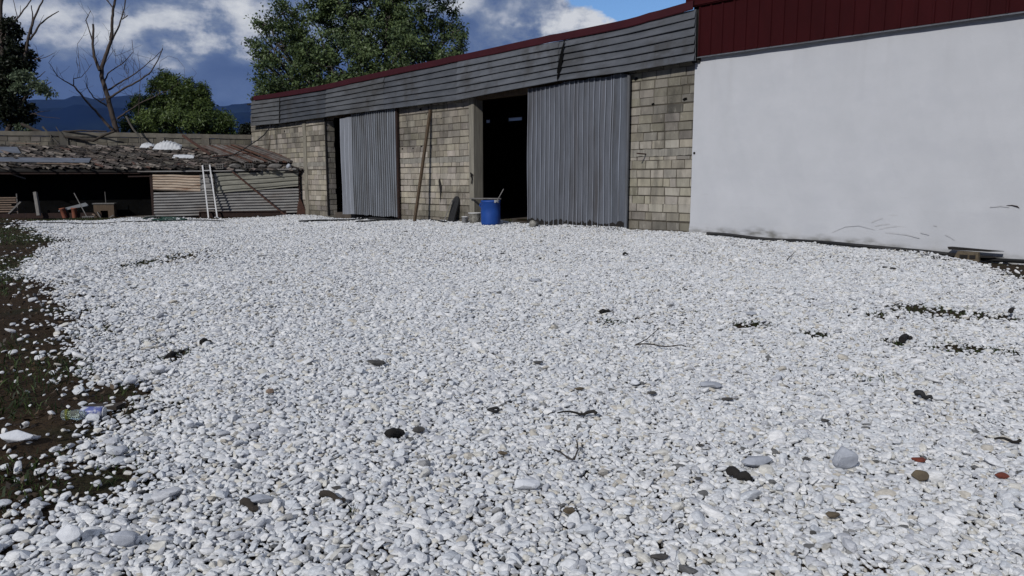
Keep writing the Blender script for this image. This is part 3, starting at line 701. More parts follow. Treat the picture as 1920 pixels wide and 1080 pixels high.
a = P(70, 307, .2); b = P(162, 311, .2)
c = MB(); c.bar((a[0], .25, rz_(.25) + .14), (b[0], .12, rz_(.12) + .15), .09, .03)
tag(c.obj('board', M['palewood'], None, S.o, S.rz), 'pale narrow board lying near the eave of the shed roof', 'board')
a = P(20, 273, 3.2); b = P(75, 275, 3.1)
c = MB(); c.bar((a[0], 3.2, rz_(3.2) + .15), (b[0], 3.1, rz_(3.1) + .15), .12, .03)
tag(c.obj('board', M['palewood'], None, S.o, S.rz), 'pale board at the back of the shed roof against the wall', 'board')
def tarp(pxs, y0, y1, hmax, label, seed):
    r = random.Random(seed); xa, xb = P(pxs[0], 280, y0)[0], P(pxs[1], 280, y0)[0]; n = 26; c = MB()
    rows = []
    for v in range(9):
        y = y1 + (y0 - y1) * v / 8
        rows.append([(xa + (xb - xa) * i / n, y, rz_(y) + .1 + hmax * max(0, math.sin(math.pi * i / n)) ** .7 * math.sin(math.pi * min(1, (v + .5) / 8.5)) * (.8 + .2 * math.sin(i * 1.9 + v)) + r.uniform(0, .025)) for i in range(n + 1)])
    c.sheet(rows, smooth=True, thick=(0, 0, -.02)); tag(c.obj('tarpaulin', M['tarp'], None, S.o, S.rz), label, 'tarpaulin')
tarp((286, 338), 2.6, 3.4, .28, 'white crumpled tarpaulin heaped at the top of the shed roof', 1)
tarp((262, 287), 2.9, 3.4, .14, 'small white crumpled sheet left of the larger tarpaulin on the shed roof', 2)
tarp((322, 362), 1.3, 1.75, .05, 'flat pale sheet lying halfway down the shed roof above the ladder', 3)
def hollow_brick(px, label, rz, mt='brickgrey', sc_=1.0):
    x = P(px, 310, -.1)[0]; r = thing('hollow_brick', label, 'brick', S.w(x, -.08, rz_(-.08) + .05), S.rz + rz, 'hollow bricks weighing down the shed roof')
    c = MB(); L_, H_, D_ = .3 * sc_, .2 * sc_, .15
    c.box(-L_ / 2, L_ / 2, 0, D_, 0, H_)
    for ix in range(3):
        for iz in range(2):
            x0 = -L_ / 2 + .02 + ix * (L_ - .04) / 3; z0 = .02 + iz * (H_ - .04) / 2
    c2 = MB()
    for ix in range(3):
        for iz in range(2):
            x0 = -L_ / 2 + .025 + ix * (L_ - .04) / 3; z0 = .025 + iz * (H_ - .04) / 2
            c2.box(x0, x0 + (L_ - .04) / 3 - .02, -.004, .02, z0, z0 + (H_ - .04) / 2 - .015)
    c.obj('brick_body', M[mt], r); c2.obj('brick_hole', M['char'], r)
hollow_brick(388, 'hollow brick on the shed eave directly above the ladder', .1)
hollow_brick(411, 'hollow brick on the shed eave just right of the ladder top', -.25)
hollow_brick(467, 'hollow brick in the middle of the rubble on the right half of the eave', .15, 'brickgrey', 1.1)
def hull_stone(name, label, cat, mt, loc, dims, rz=0, seed=0, n=22, group=None, tilt=0):
    r = random.Random(seed); bm = bmesh.new()
    for _ in range(n):
        v = Vector((r.gauss(0, 1), r.gauss(0, 1), r.gauss(0, 1))).normalized() * r.uniform(.88, 1.0)
        bm.verts.new((v.x * dims[0] / 2, v.y * dims[1] / 2, v.z * dims[2] / 2))
    ret = bmesh.ops.convex_hull(bm, input=bm.verts)
    bmesh.ops.delete(bm, geom=[g for g in ret['geom_unused'] if isinstance(g, bmesh.types.BMVert)], context='VERTS')
    bmesh.ops.bevel(bm, geom=list(bm.edges), offset=min(dims) * .05, segments=1, affect='EDGES')
    me = bpy.data.meshes.new(name); bm.to_mesh(me); bm.free(); me.materials.append(M[mt])
    ca = me.color_attributes.new('tint', 'FLOAT_COLOR', 'CORNER'); ca.data.foreach_set('color', np.ones(len(ca.data) * 4))
    o = bpy.data.objects.new(name, me); COL.objects.link(o); o.location = loc; o.rotation_euler = (tilt, 0, rz)
    return tag(o, label, cat, group)
for k, (px, dx_, dz_, mt, lb) in enumerate(((440, .55, .22, 'brickgrey', 'broken grey slab lying on the eave just right of the two bricks over the ladder'), (492, .4, .18, 'brickgrey', 'flat grey stone on the eave right of the middle hollow brick'),
        (515, .7, .24, 'brickgrey', 'big brown-grey stone on the right part of the shed eave'), (541, .26, .24, 'greystone', 'pale square block at the right end of the shed eave'))):
    x = P(px, 310, -.15)[0]
    hull_stone('roof_stone', lb, 'stone', mt, S.w(x, .05, rz_(.05) + .13), (dx_, .3, dz_), S.rz, 40 + k)

# things in front of and inside the shed
LX = [P(379, 311, -.12), P(393, 310, -.12), P(391, 408, -.75), P(408, 408, -.75)]
lad = thing('ladder', 'white aluminium ladder leaning on the front of the shed', 'ladder', S.w(LX[2][0], -.75, 0), S.rz)
off = Vector((LX[2][0], -.75, 0))
def lp(px, py, y): x, z = S.px(px, py, y); return Vector((x, y, z)) - off
a0, a1 = lp(379.5, 310, -.13), lp(391, 409, -.7); b0, b1 = lp(393, 309, -.13), lp(407.5, 409, -.7)
a1.z = b1.z = min(a1.z, b1.z)
for p, q in ((a0, a1), (b0, b1)): c = MB(); c.bar(p, q, .05, .035); c.obj('ladder_rail', M['alu'], lad)
for u in (.1, .28, .46, .64, .82):
    c = MB(); p = a0.lerp(a1, u); q = b0.lerp(b1, u); c.bar(p, q, .028, .028); c.obj('rung', M['alu' if u > .7 or u < .2 else 'greywood'], lad)
c = MB(); a = P(436, 322, -.12); b = P(538, 401, -.45)
c.bar((a[0], -.14, a[1]), (b[0], -.5, -.02), .06, .06)
tag(c.obj('steel_bar', M['rust'], None, S.o, S.rz), 'rusty steel bar leaning diagonally across the shed front', 'steel bar')
tr = thing('steel_trough', 'long dark rusty steel trough lying at the foot of the shed front', 'trough', S.w(P(375, 404, -.3)[0], -.3, 0), S.rz)
ln = P(536, 404, -.3)[0] - P(375, 404, -.3)[0]
c = MB(); c.box(0, ln, -.15, -.12, 0, .22); c.box(0, ln, .12, .15, 0, .22); c.box(0, ln, -.12, .12, 0, .03); c.box(0, ln, -.19, -.151, .19, .22); c.obj('trough_side', M['darkrust'], tr)
c = MB(); c.box(-.02, 0, -.19, .15, 0, .22); c.obj('end_plate', M['rust'], tr); c = MB(); c.box(ln, ln + .02, -.19, .15, 0, .22); c.obj('end_plate', M['rust'], tr)
# slatted pallet
pl = thing('pallet', 'slatted wooden pallet standing on edge at the left end of the shed', 'pallet', S.w(P(0, 398, .35)[0] - .5, .35, 0), S.rz)
zz0, zz1 = P(15, 399, .35)[1], P(15, 369, .35)[1]; wp = P(34, 385, .35)[0] - P(0, 385, .35)[0] + .5
for k in range(7):
    z = zz0 + (zz1 - zz0) * (k + .3) / 7; c = MB(); c.box(-.5, wp - (.2 if k == 3 else .02 * (k % 3)), -.02, 0, z, z + .045, (1, 1, 1)); c.obj('slat', M['palewood'], pl)
c = MB(); c.bar((wp - .02, .02, zz0 - .1), (wp + .0, .02, zz1 + .12), .035, .04); c.obj('upright', M['greywood'], pl)
c = MB(); c.bar((wp - .3, -.06, zz0 - .03), (wp + .15, -.1, zz0 + .42), .05, .05); c.obj('brace', M['greywood'], pl)
c = MB(); c.box(SX0, P(70, 400, .2)[0] + 2.2, .3, .36, .02, .2); c.box(SX0, P(70, 400, .2)[0] + 1.5, .28, .34, -.1, .04)
tag(c.obj('sill_beam', M['darkrust'], None, S.o, S.rz), 'dark timber beam lying low along the open left half of the shed', 'beam')
def stick(name, label, cat, mt, p, q, wd, hd, y0, y1, tube=False, xtra=None):
    a = P(*p, y0); b = P(*q, y1); c = MB()
    base = S.w(b[0], y1, b[1]); A = S.w(a[0], y0, a[1]) - base
    if tube: c.tube([A, A * .5, Vector((0, 0, 0))], wd / 2, 7)
    else: c.bar(A, (0, 0, 0), wd, hd)
    return tag(c.obj(name, M[mt], None, base), label, cat)
stick('wooden_post', 'short grey wooden post leaning in the open part of the shed', 'post', 'greywood', (66, 360), (73, 404), .12, .1, .25, .1)
stick('pole', 'thin grey pole slanting under the shed roof at far left', 'pole', 'greywood', (-5, 318), (48, 335), .05, .05, .3, .3)
bl = P(139, 362, .1); 
hoe = thing('rake', 'long handled rake leaning inside the shed with its head on the gravel', 'rake', S.w(P(165, 411, -.25)[0], -.25, 0), S.rz)
o0 = Vector((P(165, 411, -.25)[0], -.25, 0)); a = P(139, 362, .15); c = MB(); c.tube([Vector((a[0], .15, a[1])) - o0, Vector((-.04, .02, .07))], .018, 6); c.obj('handle', M['greywood'], hoe)
c = MB(); c.bar((-.2, 0, .06), (.22, .03, .07), .05, .05); [c.bar((-.18 + .08 * k, 0, .06), (-.18 + .08 * k, -.02, .0), .012, .012) for k in range(5)]; c.obj('rake_head', M['greywood'], hoe)
c = MB(); pts = [P(110, 394, .3), P(168, 384, .5), P(158, 381, .6), P(128, 388, .6)]
c.sheet([[(pts[0][0], .25, pts[0][1] - .02), (pts[1][0], .3, pts[1][1])], [(pts[3][0] - .2, .75, pts[3][1] - .05), (pts[2][0], .8, pts[2][1] + .02)]], thick=(0, 0, -.03))
tag(c.obj('white_board', M['pale_zinc'], None, S.o, S.rz), 'pale flat board lying on top of the two clay pipes in the shed', 'board')
for k, (px, tl, lb) in enumerate(((122, .1, 'reddish clay pipe tilted under the pale board in the shed, on the left'), (140, 0, 'reddish clay pipe standing upright under the pale board, beside the rake'))):
    x = P(px, 405, .25)[0]; c = MB(); c.lathe([(.075, 0), (.085, .04), (.1, .36), (.115, .37), (.115, .42), (.09, .42), (.08, .05), (0, .05)], 16)
    o = tag(c.obj('clay_pipe', M['terracotta'], None, S.w(x, .25, -.02)), lb, 'clay pipe', 'clay pipes in the shed'); o.rotation_euler = (0, -tl * 2, S.rz)
st = thing('wooden_hutch', 'dark wooden box with an arched opening standing in the shed', 'box', S.w(P(196, 410, .3)[0], .3, -.02), S.rz)
wd = .5 * (P(216, 390, .3)[0] - P(178, 390, .3)[0]); ht = P(196, 380, .3)[1]
c = MB(); c.box(-wd, wd, 0, .02, ht * .5, ht - .04); c.box(-wd, -wd * .35, 0, .02, .0, ht * .5); c.box(wd * .4, wd, 0, .02, .0, ht * .5); c.box(-wd, -wd + .02, .02, .5, 0, ht - .04); c.box(wd - .02, wd, .02, .5, 0, ht - .04); c.box(-wd + .02, wd - .02, .48, .5, 0, ht - .04); c.obj('box_side', M['wood'], st)
c = MB(); c.box(-wd - .03, wd + .03, -.03, .52, ht - .038, ht); c.obj('lid', M['greywood'], st)
c = MB(); c.bar((-wd * .3, -.06, 0), (-wd * .62, -.02, ht * .42), .06, .04); c.obj('prop', M['greywood'], st); c = MB(); c.bar((wd * .45, -.08, 0), (wd * 1.0, -.1, ht * .2), .06, .04); c.obj('prop', M['greywood'], st)
c = MB(); c.tube([(.05, .2, ht), (.045, .2, ht + .45)], .014, 6); c.obj('rod', M['greywood'], st)
x = P(175, 402, .15)[0]; hull_stone('pale_block', 'small cream block beside the dark wooden box in the shed', 'block', 'palewood', S.w(x, .12, .1), (.22, .12, .14), S.rz, 5)
bs = P(175, 402, .15)
# battens lying right of the hutch
c = MB(); a = P(236, 405, -.05); b = P(290, 403, -.05); c.bar((a[0], -.05, .02), (b[0], -.05, .06), .06, .04); c.bar((a[0] + .2, -.15, .0), (b[0], -.2, .02), .07, .04)
tag(c.obj('batten_pile', M['greywood'], None, S.o, S.rz), 'few grey battens lying on the ground left of the shed panel', 'battens')
def ground_line(pts, dz=.03, n=6, wob=0.0, seed=0):
    r = random.Random(seed); P_ = [G(*p) for p in pts]; out = []
    for k_, p_ in enumerate(P_):
        lq = B.loc(p_)
        if lq.y > -.12 and lq.x > XL: P_[k_] = B.w(bx(*pts[k_], -.12), -.12, 0)
    for i in range(len(P_) - 1):
        for k in range(n):
            q = P_[i].lerp(P_[i + 1], k / n); q.x += r.uniform(-wob, wob); q.y += r.uniform(-wob, wob)
            out.append((q.x, q.y, gz(q.x, q.y) + dz + .01 * math.sin(3 * (i + k / n))))
    q = P_[-1]; out.append((q.x, q.y, gz(q.x, q.y) + dz)); return out
def hose(name, label, cat, mt, pts, r_, dz=.035, wob=0.0, seed=0, nside=6):
    pp = [Vector(p) for p in ground_line(pts, dz, 5, wob, seed)]; b0_ = pp[0].copy()
    c = MB(); c.tube([p - b0_ for p in pp], r_, nside); return tag(c.obj(name, M[mt], None, b0_), label, cat)
hose('green_net', 'dark green hose loosely coiled on the ground near the shed panel', 'hose', 'greenhose', [(268, 413), (300, 409), (335, 411), (350, 414), (318, 415), (285, 415), (300, 412), (330, 413)], .03, .05, .03)
hose('cable', 'thin dark cable lying straight across the gravel in front of the shed', 'cable', 'rubber', [(0, 423), (120, 420), (260, 418), (420, 417)], .015, .05)
hose('black_hose', 'black hose looping over the gravel below the left sliding door', 'hose', 'rubber', [(560, 418), (620, 416), (690, 411), (735, 407), (765, 408), (740, 413), (700, 416), (668, 418)], .028, .05)
hose('black_hose', 'black hose running along the wall foot past the leaning pole', 'hose', 'rubber', [(690, 413), (760, 408), (800, 414), (838, 419)], .022, .05)
hose('pipe_and_shade_line', 'black pipe at the foot of the white wall, its left stretch added as a dark shade line', 'pipe', 'rubber', [(1325, 443), (1400, 450), (1490, 456), (1600, 466), (1700, 474), (1800, 482), (1880, 491), (1960, 501)], .035, .06)  # pipe proper on the right; left stretch added as the wall-foot shadow line

# ------------------------------------------------------------------ things along the warehouse
def wfoot(px, py, yl):   # a spot on the ground in front of the facade
    p = G(px, py); q = B.loc(p); return B.w(q.x, q.y, 0) if yl is None else B.w(B.px(px, py, yl)[0], yl, 0)
pf = G(777, 416); top = B.px(807, 206, -.06); tp = B.w(top[0], -.06, top[1])
c = MB(); c.bar(tp - pf, (0, 0, -.02), .09, .07, up=B.Y, tint=(.8, .78, .74))
tag(c.obj('wooden_plank', M['wood'], None, pf), 'long brown wooden plank leaning upright against the block wall between the doors', 'plank')
# curved black board leaning on the wall
x = B.px(847, 410, -.25)[0]; ht = B.px(848, 370, -.15)[1] * 1.08
br = thing('rubber_flap', 'black round-topped board leaning on the block wall beside a thin stick', 'board', B.w(x, -.3, -.02), B.rz)
prof = [(-.17, 0), (.15, 0), (.16, ht * .75)] + [(.0 + .16 * math.cos(a), ht * .75 + (ht * .25) * math.sin(a)) for a in np.linspace(.3, math.pi - .2, 8)] + [(-.15, ht * .72)]
lean = lambda z: .26 * z / ht
c = MB(); nq = len(prof)
c.add([(a, lean(b), b) for a, b in prof] + [(a, lean(b) + .05, b) for a, b in prof], [tuple(range(nq)), tuple(reversed(range(nq, 2 * nq)))] + [(k, nq + k, nq + (k + 1) % nq, (k + 1) % nq) for k in range(nq)]); c.obj('flap_board', M['rubber'], br)
c = MB(); c.bar((-.2, -.12, 0), (-.02, .1, ht * .86), .03, .03); c.obj('stick', M['greywood'], br)
def at_ground(px, py): p = G(px, py); return Vector((p.x, p.y, gz(p.x, p.y)))
p = at_ground(872, 419)
bk = thing('paint_bucket', 'small clean white bucket by the warehouse wall', 'bucket', p, 0)
c = MB(); c.lathe([(0, 0), (.085, 0), (.105, .2), (.112, .2), (.112, .215), (.1, .215), (.085, .02), (0, .02)], 20); c.obj('bucket_body', M['whiteplastic'], bk)
c = MB(); c.tube([(.11 * math.cos(a), .11 * math.sin(a), .19 - .05 * math.sin(a)) for a in np.linspace(math.pi, 2 * math.pi, 9)], .005, 5); c.obj('handle', M['greywood'], bk)
p = at_ground(890, 419)
bk = thing('cement_bucket', 'bucket crusted with grey cement beside the small white one', 'bucket', p, 0)
c = MB(); c.lathe([(0, 0), (.15, 0), (.165, .12), (.18, .29), (.19, .3), (.19, .32), (.17, .32), (.15, .05), (0, .05)], 22, wob=.03); c.obj('bucket_body', M['cement'], bk)
c = MB(); c.tube([(.19 * math.cos(a), .19 * math.sin(a), .315) for a in np.linspace(0, 2 * math.pi, 20)], .012, 6); c.obj('rim', M['whiteplastic'], bk)
p = at_ground(920, 422)
dpt = (p - CAM).length
hb = 46 * dpt / F; rb = 18 * dpt / F
ba = thing('blue_barrel', 'open blue plastic barrel standing at the warehouse doorway', 'barrel', p, 0)
c = MB(); c.lathe([(0, 0), (rb * .9, 0), (rb * .97, .03), (rb, .08), (rb * 1.015, hb * .5), (rb, hb * .93), (rb * 1.03, hb * .94), (rb * 1.03, hb * .97), (rb * .98, hb), (rb * .93, hb * .99), (rb * .93, hb * .2), (0, hb * .2)], 36); c.obj('barrel_body', M['blue'], ba)
c = MB(); c.tube([(-rb * 1.0, -.03, hb * .72), (-rb * 1.12, -.03, hb * .8), (-rb * 1.0, -.03, hb * .9)], .018, 6); c.obj('grip', M['blue'], ba)
c = MB(); a0 = at_depth(882, 380, (p.y + .15)); a1 = at_depth(938, 375, (p.y - .02)); a0.z = p.z + hb + .02; a1.z = p.z + hb + .045
a0 = B.w(B.px(882, 380, -.1)[0], -.1, 0); a0.z = p.z + hb + .01
c.bar(a0 - p, a1 - p, .05, .035); tag(c.obj('stick', M['greywood'], None, p), 'grey stick lying across the rim of the blue barrel', 'stick')
c = MB(); c.tube([Vector((rb * .2, .05, hb * .3)), Vector((rb * .75, -.02, hb + .02)), Vector((rb * 1.35, -.05, hb + .32))], .014, 6); tag(c.obj('stick', M['greywood'], None, p), 'thin stick poking up out of the blue barrel', 'stick')
c = MB(); g = [[(rb * (.4 + .5 * i / 5), -rb * math.sqrt(max(0, 1 - (.4 + .5 * i / 5) ** 2)) * 1.045 - .006, hb + .012 - .06 * v - .02 * math.sin(i * 2) * v) for i in range(6)] for v in (0, .6, 1.1)]
c.sheet(g, thick=(0, .006, 0)); tag(c.obj('cloth', M['tarp'], None, p), 'pale blue-white rag hanging over the rim of the blue barrel', 'rag')
p = at_ground(1001, 427)
c = MB(); c.lathe([(0, -.16), (.09, -.16), (.1, -.13), (.1, .13), (.09, .16), (0, .16)], 16, wob=.04)
o = tag(c.obj('concrete_lump', M['cement'], None, p + Vector((0, 0, .09))), 'round grey lump of concrete lying before the right sliding door', 'concrete lump'); o.rotation_euler = (R(80), R(6), R(-20))
c = MB(); a = at_ground(1012, 426); b = at_ground(1028, 422); c.bar((0, 0, .03), b - a + Vector((0, 0, .05)), .05, .04); tag(c.obj('stick', M['greywood'], None, a), 'short grey stick lying beside the concrete lump', 'stick')
# electric cable sagging from the cladding to the shed roof
a = B.px(508, 233, -.2); A = B.w(a[0], -.2, a[1]); bpt = P(372, 303, .4); E = S.w(bpt[0], .4, rz_(.4) + .18)
path = [(508, 233), (503, 243), (495, 253), (484, 262), (470, 271), (455, 281), (438, 290), (420, 297), (398, 302), (372, 303)]
mid = [at_depth(px, py, A.y + (E.y - A.y) * k / 9) for k, (px, py) in enumerate(path)]
for q in mid:
    lq = S.loc(q); q.z = max(q.z, rz_(lq.y) + .16) if lq.y < 3.2 and lq.x < -.2 else q.z
c = MB(); c.tube([q - mid[0] for q in mid], .024, 6); tag(c.obj('cable', M['rubber'], None, mid[0]), 'black cable sagging from the warehouse cladding down to the shed roof', 'cable')
a = B.px(509, 233, -.05); b = B.px(500, 302, -.05); A = B.w(a[0], -.05, a[1]); c = MB(); c.tube([(0, 0, 0), (B.w(.5 * (a[0] + b[0]) + .05, -.05, .5 * (a[1] + b[1])) - A), B.w(b[0], -.05, b[1]) - A], .009, 5)
tag(c.obj('wire', M['rust'], None, A), 'thin wire hanging down the left end of the block wall', 'wire')
# dirt-coloured rubble by the white wall
p = B.w(bx(1814, 476, -.34), -.34, 0); p.z = gz(p.x, p.y) + .02
hb_ = thing('broken_block', 'broken concrete block lying on soil at the foot of the white wall', 'concrete block', p, B.rz + .1)
c = MB(); c.hexa([(-.2, -.09, -.02), (.2, -.1, -.02), (.19, .1, -.02), (-.2, .1, -.02), (-.15, -.08, .13), (.17, -.09, .12), (.17, .09, .14), (-.16, .09, .14)]); c.obj('block_body', M['brownstone'], hb_)
c = MB(); c.box(-.1, .02, -.11, -.08, .03, .09); c.box(.05, .14, -.11, -.09, .03, .09); c.obj('block_hole', M['char'], hb_)
p2 = p + B.Y * .14; p2.z = p.z
for k, (zo, lab) in enumerate(((.15, 'charred black board resting on top of the broken block by the white wall'), (.04, 'charred black board lying behind the broken block, under the other one'))):
    c = MB(); c.hexa([(-.33, -.05, 0), (.3, -.06, 0), (.3, .08, 0), (-.34, .07, 0), (-.35, -.05, .05), (.52, -.03, .02), (.5, .05, .02), (-.3, .07, .05)]); tag(c.obj('charred_board', M['char'], None, p2 + Vector((0, 0, zo)), B.rz + .05 + .1 * k), lab, 'board')

# ------------------------------------------------------------------ gravel
poly_px = [(-500, 1300), (-120, 1085), (10, 965), (90, 925), (75, 872), (140, 832), (265, 770), (235, 735), (168, 705), (128, 645), (132, 572), (98, 545), (24, 516), (64, 482), (104, 452), (40, 424), (60, 416), (300, 411), (560, 405), (640, 403)]
poly = [tuple(G(*q).xy) for q in poly_px]
for px in (780, 990, 1300, 1560, 1750):
    q = B.w(bx(px, 430), -.04, 0); poly.append((q.x, q.y))
poly += [tuple(G(*q).xy) for q in ((1838, 497), (1868, 516), (1935, 538), (2100, 590), (2500, 800), (3000, 1300))]
PX = np.array(poly)
def inside(x, y):
    c = np.zeros(x.shape, bool); n = len(PX)
    for i in range(n):
        (x1, y1), (x2, y2) = PX[i], PX[(i + 1) % n]
        if y1 == y2: continue
        cond = ((y1 > y) != (y2 > y)) & (x < (x2 - x1) * (y - y1) / (y2 - y1) + x1); c ^= cond
    return c
def edist(x, y):
    d = np.full(x.shape, 1e9); n = len(PX)
    for i in range(n):
        p, q = PX[i], PX[(i + 1) % n]; v = q - p; L2 = v @ v
        t = np.clip(((x - p[0]) * v[0] + (y - p[1]) * v[1]) / L2, 0, 1)
        d = np.minimum(d, np.hypot(x - p[0] - t * v[0], y - p[1] - t * v[1]))
    return d
# bare or weedy patches: px centre, px half size, share of stones missing
patches = [(342, 479, 65, 16, .9), (255, 497, 26, 9, 1.1), (195, 578, 40, 10, .7), (330, 668, 34, 14, 1.0), (200, 622, 70, 18, .5), (150, 910, 100, 40, 1.2), (260, 855, 60, 20, .3), (235, 735, 40, 18, .8), (470, 650, 50, 10, .5), (300, 640, 60, 14, .4),
           (1755, 583, 75, 14, 1.0), (1840, 592, 60, 11, .85), (1790, 652, 62, 15, 1.0), (1880, 660, 40, 9, .85), (1410, 610, 42, 8, 1.25), (1527, 629, 32, 9, 1.25), (1640, 592, 28, 7, .9), (1685, 645, 40, 11, .8), (1290, 548, 40, 4, .4), (1295, 585, 36, 5, .5),
           (1630, 710, 30, 8, .35), (1100, 575, 20, 4, .3), (1150, 605, 30, 6, .35), (110, 455, 40, 9, .6), (1700, 480, 60, 6, .6), (1790, 503, 30, 4, .7), (1880, 545, 50, 8, .4), (640, 407, 40, 4, .3), (760, 640, 60, 14, .12), (1180, 715, 60, 14, .15)]
pat = []
for (a, b, hx, hy, s) in patches:
    c0 = G(a, b); ex = abs(G(a + hx, b).x - c0.x); ey = .5 * abs(G(a, b - hy).y - G(a, b + hy).y); pat.append((c0.x, c0.y, ex, ey, s))
def gravel_points():
    out = []
    for (y0, y1, sp, size) in ((1.3, 6, .0235, .0155), (1.3, 6.5, .027, .0115), (6, 11, .029, .0178), (7, 11, .045, .013), (11, 18, .039, .0205), (18, 33, .049, .0245)):
        xs_ = np.arange(-24, 17, sp); ys_ = np.arange(y0, y1, sp * .87)
        X, Y = np.meshgrid(xs_, ys_); X = X + (np.arange(len(ys_)) % 2)[:, None] * sp / 2
        X = X.ravel(); Y = Y.ravel()
        k = np.abs(X) < .74 * Y + 1.6; X, Y = X[k], Y[k]
        X = X + rng.uniform(-.42, .42, X.size) * sp; Y = Y + rng.uniform(-.42, .42, Y.size) * sp
        wob = .10 * sines(X, Y, 2.2, 3) + .12 * sines(X, Y, 7, 4)
        ins = inside(X + wob, Y + .6 * wob); ed = edist(X + wob, Y + .6 * wob)
        pr = np.where(ins, np.clip(.40 + ed * 1.5, 0, 1), .22 * np.exp(-ed / .10) + .022 * np.exp(-ed / .5))
        lx = (X - P0.x) * B.Y.x + (Y - P0.y) * B.Y.y            # distance behind the facade plane
        pr = np.where((lx > np.where((X - P0.x) * B.X.x + (Y - P0.y) * B.X.y > .3, -.20, -.06)), 0, pr)
        thin = 1.0
        for (cx, cy, ex, ey, s) in pat:
            d = ((X - cx) / ex) ** 2 + ((Y - cy) / ey) ** 2
            nz = 1 + .7 * sines(X, Y, 9, int(abs(cx * 7)) + 1)
            thin = thin * (1 - s * np.clip(nz, 0, 1.6) * np.exp(-d * 1.1))
        pr = pr * np.clip(thin, 0.10, 1)
        keep = rng.random(X.size) < pr; X, Y, ed, ins = X[keep], Y[keep], ed[keep], ins[keep]
        n = X.size
        s = size * np.exp(rng.normal(0, .30, n)); big = rng.random(n) < .02; s[big] *= rng.uniform(1.3, 2.0, big.sum())
        s = np.clip(s, size * .45, .055)
        s[~ins] *= rng.uniform(.8, 1.5, (~ins).sum())
        Z = ground_z(X, Y) + (s * .28 if size > .014 else -.001) + np.abs(rng.normal(0, .006, n)) + .012 * sines(X, Y, 9, 5) * 0
        ridge = np.exp(-((ed - .22) / .16) ** 2) * ins * (Y > 8) * .035
        Z = Z + ridge * (1 + sines(X, Y, 5, 8)) - .004
        out.append(np.stack([X, Y, Z, s, big], 1))
    return np.concatenate(out)
gp = gravel_points(); n = len(gp); print('pebbles', n)
pm = bpy.data.meshes.new('gravel'); pm.vertices.add(n); pm.vertices.foreach_set('co', gp[:, :3].astype(np.float32).ravel())
rot = np.stack([rng.normal(0, .26, n), rng.normal(0, .26, n), rng.uniform(0, 6.283, n)], 1)
ra = pm.attributes.new('rot', 'FLOAT_VECTOR', 'POINT'); ra.data.foreach_set('vector', rot.astype(np.float32).ravel())
sv = gp[:, 3:4] * np.stack([rng.uniform(1.0, 1.5, n), rng.uniform(.85, 1.2, n), rng.uniform(.7, 1.1, n)], 1)
sa = pm.attributes.new('size', 'FLOAT_VECTOR', 'POINT'); sa.data.foreach_set('vector', sv.astype(np.float32).ravel())
ia = pm.attributes.new('pick', 'INT', 'POINT'); ia.data.foreach_set('value', rng.integers(0, 12, n).astype(np.int32))
gm_ = bpy.data.materials.new('marble_gravel'); gm_.use_nodes = True
N, L = gm_.node_tree.nodes, gm_.node_tree.links
bs_ = N['Principled BSDF']; bs_.inputs['Roughness'].default_value = .75; bs_.inputs['Specular IOR Level'].default_value = .3
oi = N.new('ShaderNodeObjectInfo'); rp = N.new('ShaderNodeValToRGB'); L.new(oi.outputs['Random'], rp.inputs[0])
cr = rp.color_ramp; cr.interpolation = 'CONSTANT'
cols_ = [(0, (.12, .12, .12)), (.004, (.26, .26, .26)), (.018, (.47, .44, .385)), (.045, (.58, .565, .52)), (.12, (.475, .485, .51)), (.26, (.60, .61, .625)), (.46, (.64, .645, .65)), (.68, (.555, .575, .60)), (.85, (.685, .685, .685))]
cr.elements[0].position = 0; cr.elements[0].color = (*cols_[0][1], 1); cr.elements[1].position = cols_[1][0]; cr.elements[1].color = (*cols_[1][1], 1)
for p_, c_ in cols_[2:]:
    e_ = cr.elements.new(p_); e_.color = (*c_, 1)
ge = N.new('ShaderNodeNewGeometry'); mp = N.new('ShaderNodeMapping'); mp.inputs['Scale'].default_value = (1, 1, 2.5); mp.inputs['Rotation'].default_value = (.5, .3, .2); L.new(ge.outputs['Position'], mp.inputs[0])
nz_ = N.new('ShaderNodeTexNoise'); nz_.inputs['Scale'].default_value = 55; nz_.inputs['Detail'].default_value = 5; nz_.inputs['Distortion'].default_value = .8; L.new(mp.outputs[0], nz_.inputs[0])
mr = N.new('ShaderNodeMapRange'); mr.inputs[1].default_value = .35; mr.inputs[2].default_value = .7; mr.inputs[3].default_value = .78; mr.inputs[4].default_value = 1.06; L.new(nz_.outputs['Fac'], mr.inputs[0])
mm_ = N.new('ShaderNodeMix'); mm_.data_type = 'RGBA'; mm_.blend_type = 'MULTIPLY'; mm_.inputs[0].default_value = 1; L.new(rp.outputs[0], mm_.inputs[6]); L.new(mr.outputs[0], mm_.inputs[7]); L.new(mm_.outputs[2], bs_.inputs['Base Color'])
bp = N.new('ShaderNodeBump'); bp.inputs['Strength'].default_value = .35; bp.inputs['Distance'].default_value = .004; L.new(nz_.outputs['Fac'], bp.inputs['Height']); L.new(bp.outputs[0], bs_.inputs['Normal'])
pm.materials.append(gm_)
po = bpy.data.objects.new('gravel', pm); COL.objects.link(po); tag(po, 'white crushed marble gravel spread over the yard', 'gravel', kind='stuff')
ng = bpy.data.node_groups.new('scatter_stones', 'GeometryNodeTree')
ng.interface.new_socket('Geometry', in_out='INPUT', socket_type='NodeSocketGeometry'); ng.interface.new_socket('Geometry', in_out='OUTPUT', socket_type='NodeSocketGeometry')
N, L = ng.nodes, ng.links
gi, gou = N.new('NodeGroupInput'), N.new('NodeGroupOutput')
g2i = N.new('GeometryNodeGeometryToInstance')
